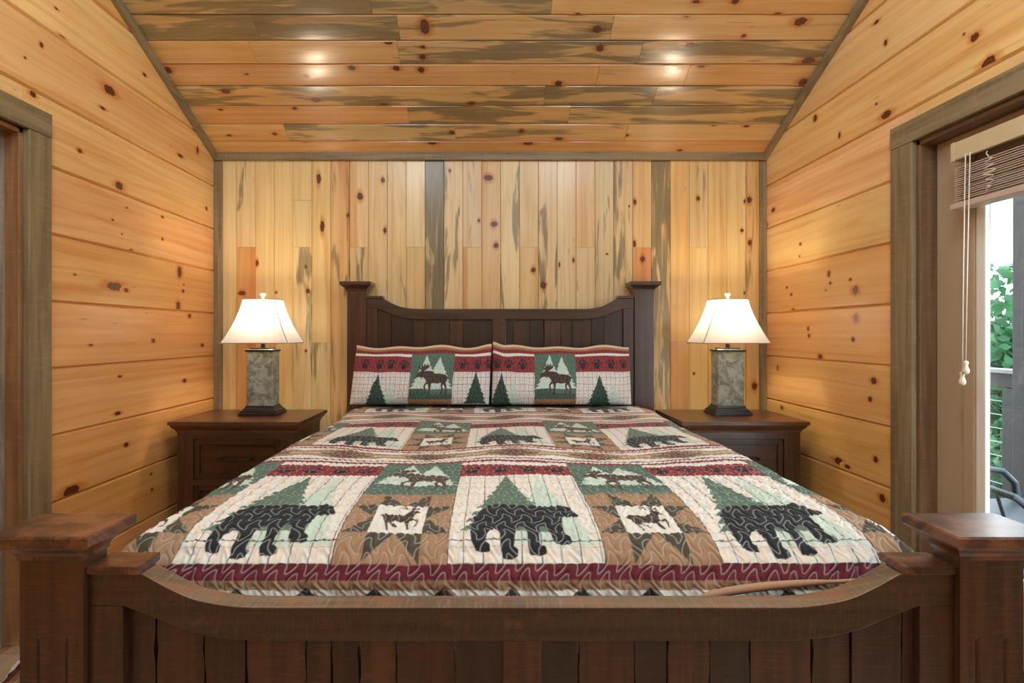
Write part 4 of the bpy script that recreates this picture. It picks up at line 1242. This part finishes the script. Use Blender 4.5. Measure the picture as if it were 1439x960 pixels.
def build_pillow(mir):
    nu, nv = 420, 200
    u, v = np.meshgrid(np.linspace(0, 1, nu), np.linspace(0, 1, nv))
    sd = 5 if mir else 2
    if not mir:
        xb0, xb1, xt0, xt1 = -.806, -.012, -.787, .004
    else:
        xb0, xb1, xt0, xt1 = .004, .800, .012, .808
    X = (xb0*(1-u)+xb1*u)*(1-v) + (xt0*(1-u)+xt1*u)*v
    zb, zt = H-.404, H-.076
    scal = (.006*np.sin(u*19 + sd) + .005*np.sin(u*9+1.3*sd))*np.clip((v-.8)/.2, 0, 1)
    if mir: scal += .032*np.exp(-(u/0.055)**2)*np.clip((v-.7)/.3, 0, 1)
    else: scal += .014*np.exp(-((1-u)/0.08)**2)*np.clip((v-.7)/.3, 0, 1)
    Z = zb + (zt-zb)*v + scal
    Z += -.010*np.sin(PI*u)*(1-v)**2*0
    ymid = 3.005 + 0.085*v
    q = np.clip(1-np.abs(2*u-1)**5, 0, 1)**.55 * np.clip(1-np.abs(2*np.clip(v/.955, 0, 1)-1)**3.2, 0, 1)**.6
    T = 0.068*q
    lump = .006*value_noise(u*.8, v*.4, .11, 40+sd)*q
    d = stitch_distance(u*.8, v*.38, 0.03, 50+sd)
    puff = .0035*(1-np.exp(-(d/.008)**1.3))*np.clip(q*3, 0, 1)
    front = np.stack([X, ymid - T - lump - puff - .0015, Z], -1)
    back = np.stack([X, ymid + T*0.62 + .0015, Z], -1)
    col = np.zeros((u.size, 3)); k = 0
    for ox in (-.25, .25):
        for oy in (-.25, .25):
            uu = u + ox/nu + .004*value_noise(u, v, .09, 60+sd); vv = v + oy/nv + .012*value_noise(u, v*.5, .10, 61+sd)*np.clip((.93-v)*8, 0, 1)
            col += pillow_design(uu.ravel(), vv.ravel(), mir); k += 1
    col = (col/k).reshape(nv, nu, 3)
    line = (np.clip(1.2-d/.0016, 0, 1)*0.18)[..., None]
    col = col*(1-line) + np.array(s2l((190,190,190)))*line
    # wrap into a closed bag: front rows, then back rows returning
    P = np.concatenate([front, back[::-1], front[:1]], 0)
    Cc = np.concatenate([col, np.broadcast_to(np.array(TAN), col.shape), col[:1]], 0)
    lbl = ('moose and pine print pillow propped on the left half of the headboard' if not mir else
           'moose and pine print pillow propped on the right half of the headboard')
    o = grid_mesh('pillow', P, Cc, M['fabric'], None, ((xb0+xb1)/2, 3.0, zb))
    bm = bmesh.new(); bm.from_mesh(o.data)
    bmesh.ops.remove_doubles(bm, verts=bm.verts, dist=1e-6)
    be = [e for e in bm.edges if e.is_boundary]
    if be: bmesh.ops.bridge_loops(bm, edges=be) if False else None
    # close the two side slits
    from collections import defaultdict
    bm.to_mesh(o.data); bm.free()
    tag(o, lbl, 'pillow', 'pillows on the bed')
build_pillow(False); build_pillow(True)

# ------------------------------------------------------------------ nightstands
def nightstand(x0, x1, label, seed):
    random.seed(seed)
    cx = (x0+x1)/2; hw = (x1-x0)/2
    y0, y1 = 2.70, 3.145
    cy = (y0+y1)/2; hd = (y1-y0)/2
    zt = H - .4525
    t = thing('nightstand', (cx, cy, 0), label, 'nightstand', 'nightstands beside the bed')
    mb = MB()
    e = [(.031,-.062),(.028,-.056),(.0275,-.050),(.021,-.042),(.013,-.034),(.009,-.026),(.008,-.020),(.0,-.019),(-.0,-.004),(.002,0)]
    mb.rect_loft(cx, cy, [(hw-a, hd-a, zt+z) for a, z in e], g=0, tone=ctone((124,74,46), 0.15))
    mb.build('top', M['dark_smooth'], t)
    bxh, byh = hw-.033, hd-.030
    T = ctone((88,52,34), 0.05)
    fy0 = cy-byh
    st = 0.083                                   # front stile width
    zb = 0.09
    mb = MB()
    mb.box((cx-bxh, fy0+.02, zb), (cx-bxh+.018, cy+byh, zt-.060), 2, T)
    mb.box((cx+bxh-.018, fy0+.02, zb), (cx+bxh, cy+byh, zt-.060), 2, T)
    mb.box((cx-bxh+.018, cy+byh-.012, zb), (cx+bxh-.018, cy+byh, zt-.060), 0, T)
    mb.box((cx-bxh+.018, fy0+.02, zb), (cx+bxh-.018, cy+byh-.012, zb+.015), 0, T)
    # face frame
    mb.box((cx-bxh, fy0, zb), (cx-bxh+st, fy0+.0199, zt-.060), 2, T); mb.box((cx+bxh-st, fy0, zb), (cx+bxh, fy0+.0199, zt-.060), 2, T)
    zd = [(zt-.095, zt-.305), (zt-.335, zb+.045)]
    mb.box((cx-bxh+st, fy0, zd[0][0]), (cx+bxh-st, fy0+.0199, zt-.060), 0, T)
    mb.box((cx-bxh+st, fy0, zd[1][0]), (cx+bxh-st, fy0+.0199, zd[0][1]), 0, T)
    mb.box((cx-bxh+st, fy0, zb), (cx+bxh-st, fy0+.0199, zd[1][1]), 0, T)
    mb.build('body', M['dark'], t, bevel=.0015)
    for sx in (-1, 1):
        for yy in (fy0+.03, cy+byh-.03):
            mb = MB(); mb.rect_loft(cx+sx*(bxh-.035), yy, [(.022,.022,0),(.03,.028,.04),(.034,.029,.0899)], tone=T); mb.build('foot', M['dark'], t, bevel=.002)
    for za, zb_ in zd:
        xa, xb = cx-bxh+st+.003, cx+bxh-st-.003; z1, z0 = za-.003, zb_+.003
        mb = MB(); w = .026
        D = ctone((84,48,32), 0.05)
        mb.box((xa, fy0+.006, z0), (xa+w, fy0+.03, z1), 2, D); mb.box((xb-w, fy0+.006, z0), (xb, fy0+.03, z1), 2, D)
        mb.box((xa+w, fy0+.006, z0), (xb-w, fy0+.03, z0+w), 0, D); mb.box((xa+w, fy0+.006, z1-w), (xb-w, fy0+.03, z1), 0, D)
        mb.box((xa+w, fy0+.017, z0+w), (xb-w, fy0+.029, z1-w), 0, ctone((92,54,34), 0.1))
        dr = mb.build('drawer', M['dark_smooth'], t, bevel=.0015)
        zc = (z0+z1)/2 + 0.0
        hwid = .077; pts = []
        for i in range(13):
            q = -1 + i/6
            pts.append((cx+q*hwid, fy0-.012-.012*(1-q*q), zc - .006*(1-q*q)+.004))
        mb = MB(); mb.tube([(cx-hwid, fy0+.0165, zc+.004)] + pts + [(cx+hwid, fy0+.0165, zc+.004)], .0055, 8); mb.build('handle', M['metal_dark'], dr)
nightstand(-1.661, -.978, 'dark wooden nightstand left of the bed, against the left wall', 3)
nightstand(.981, 1.637, 'dark wooden nightstand right of the bed, nearer the glass door', 4)

# ------------------------------------------------------------------ lamps
LAMPZ = H - .4525
def lamp(cx, label):
    cy = 2.978; z = LAMPZ
    t = thing('table_lamp', (cx, cy, z), label, 'lamp', 'table lamps on the nightstands')
    mb = MB()
    mb.rect_loft(cx, cy, [(.105,.078,z+.0005),(.105,.078,z+.013),(.098,.071,z+.014),(.098,.071,z+.024),(.090,.064,z+.026),(.086,.060,z+.036),(.080,.053,z+.040),(.078,.051,z+.051)])
    mb.build('base', M['lamp_black'], t, bevel=.0015)
    mb = MB(); c0, c1 = z+.0512, H-.1005
    rings = []
    for q in np.linspace(0, 1, 5):
        hx, hy = .0735, .0475; ch_ = .004; zz = c0+(c1-c0)*q
        rings.append([(cx-hx+ch_,cy-hy,zz),(cx+hx-ch_,cy-hy,zz),(cx+hx,cy-hy+ch_,zz),(cx+hx,cy+hy-ch_,zz),(cx+hx-ch_,cy+hy,zz),(cx-hx+ch_,cy+hy,zz),(cx-hx,cy+hy-ch_,zz),(cx-hx,cy-hy+ch_,zz)])
    mb.loft(rings); mb.build('column', M['slate'], t)
    mb = MB()
    mb.rect_loft(cx, cy, [(.078,.052,H-.1003),(.079,.053,H-.097),(.079,.053,H-.090),(.074,.048,H-.086),(.056,.036,H-.0855),(.056,.036,H-.079),(.03,.024,H-.078)])
    mb.build('column_cap', M['lamp_black'], t)
    mb = MB(); mb.lathe(cx, cy, [(.013,H-.0779),(.011,H-.07),(.010,H-.045),(.013,H-.043),(.013,H-.01)], 16); mb.build('stem', M['metal_dark'], t)
    # harp
    mb = MB()
    for s in (-1, 1):
        mb.tube([(cx+s*.012,cy,H-.012),(cx+s*.04,cy,H+.02),(cx+s*.045,cy,H+.10),(cx+s*.03,cy,H+.165),(cx,cy,H+.188)], .0022, 6)
    mb.build('harp', M['metal_dark'], t, weld=False)
    mb = MB(); mb.lathe(cx, cy, [(.004,H-.0095),(.012,H+.0),(.014,H+.02),(.022,H+.045),(.030,H+.07),(.028,H+.09),(.018,H+.102),(.003,H+.106)], 20)
    mb.build('bulb', bulb_material(), t)
    # bell-shaped rectangular shade with cut corners
    zb_, zt_ = H-.052, H+.192
    rings = []
    nq = 14
    def ring_at(q):
        f = (1-q)**1.55*.72 + (1-q)*.28       # flared towards the hem
        hx = .094 + (.190-.094)*f; hy = .062 + (.122-.062)*f
        k = .010 + .004*f
        zz = zb_ + (zt_-zb_)*q
        return [(cx-hx+k,cy-hy,zz),(cx+hx-k,cy-hy,zz),(cx+hx,cy-hy+k,zz),(cx+hx,cy+hy-k,zz),(cx+hx-k,cy+hy,zz),(cx-hx+k,cy+hy,zz),(cx-hx,cy+hy-k,zz),(cx-hx,cy-hy+k,zz)]
    rings = [ring_at(q) for q in np.linspace(0, 1, nq)]
    mb = MB(); mb.loft(rings, cap=False)
    sh = mb.build('shade', M['shade'], t)
    for p in sh.data.polygons: p.use_smooth = False
    mb = MB()
    for zq, r in ((0, .0032), (nq-1, .0036)):
        rg_ = rings[zq]; mb.tube(rg_ + [rg_[0]], r, 6)
    for c in range(4):
        i0, i1 = (7, 0) if c == 0 else (2*c-1, 2*c)
        mb.tube([tuple((rings[k][i0][j]+rings[k][i1][j])/2 for j in range(3)) for k in range(nq)], .0030, 6)
    mb.build('shade_piping', M['piping'], sh, weld=False)
    # spider carrying the shade, and finial
    mb = MB()
    mb.tube([(cx-.09,cy,zt_-.006),(cx+.09,cy,zt_-.006)], .002, 6); mb.tube([(cx,cy-.06,zt_-.006),(cx,cy+.06,zt_-.006)], .002, 6)
    mb.build('spider', M['metal_dark'], t, weld=False)
    mb = MB(); mb.lathe(cx, cy, [(.004,zt_-.006),(.005,zt_+.006),(.008,zt_+.010),(.006,zt_+.014),(.012,zt_+.024),(.017,zt_+.033),(.015,zt_+.038),(.004,zt_+.040)], 20)
    mb.build('finial', M['finial'], t)
    # real light of the bulb
    ld = bpy.data.lights.new('bulb_light', 'POINT'); ld.energy = LAMP_W; ld.color = (1.0, .83, .60); ld.shadow_soft_size = .03
    lo = bpy.data.objects.new('bulb_light', ld); C.objects.link(lo); lo.location = (cx, cy, H+.135)
LAMP_W = 9.0
lamp(-1.289, 'slate column table lamp with lit white shade on the left nightstand')
lamp(1.338, 'slate column table lamp with lit white shade on the right nightstand')

# ------------------------------------------------------------------ light
w = bpy.data.worlds.new('sky'); SC.world = w; w.use_nodes = True
nt = w.node_tree; bg = nt.nodes['Background']
bg.inputs[0].default_value = (0.82, 0.91, 1.0, 1); bg.inputs[1].default_value = 6.5

def area(name, loc, rot, sx, sy, power, color):
    l = bpy.data.lights.new(name, 'AREA'); l.shape = 'RECTANGLE'; l.size = sx; l.size_y = sy; l.energy = power; l.color = color
    o = bpy.data.objects.new(name, l); C.objects.link(o); o.location = loc; o.rotation_euler = rot
    return o
# unseen fill lights added high in the room, no fixtures behind them
for x, y, z, e in ((-0.8, 0.75, 3.0, 62), (0.8, 0.75, 3.0, 62), (0.0, -1.4, 2.75, 40)):
    l = bpy.data.lights.new('fill_light', 'POINT'); l.energy = e; l.color = (0.63, .83, 1.0); l.shadow_soft_size = 0.25
    o = bpy.data.objects.new('fill_light', l); C.objects.link(o); o.location = (x, y, z)
po = area('sky_portal', (1.86, YM, 1.0), (0, math.radians(90), 0), 2.0, 1.9, 1, (1, 1, 1))
po.data.cycles.is_portal = True
try:
    po.rotation_euler = (0, math.radians(90), 0)
except Exception: pass

# ------------------------------------------------------------------ camera
cd = bpy.data.cameras.new('camera'); cam = bpy.data.objects.new('camera', cd); C.objects.link(cam)
cam.location = (0, 0, H); cam.rotation_euler = (math.radians(90), 0, 0)
cd.sensor_width = 36; cd.sensor_fit = 'HORIZONTAL'; cd.lens = F/1439*36
cd.shift_x = (719.5-CX)/1439; cd.shift_y = -(480-CY)/1439
cd.clip_start = 0.02; cd.clip_end = 200
SC.camera = cam
SC.view_settings.view_transform = 'Standard'; SC.view_settings.look = 'None'
SC.view_settings.exposure = 0.12; SC.view_settings.gamma = 1.0; SC.view_settings.use_curve_mapping = False
SC.cycles.use_denoising = True
SC.cycles.max_bounces = 8; SC.cycles.diffuse_bounces = 5; SC.cycles.transparent_max_bounces = 8
SC.cycles.sample_clamp_indirect = 6.0
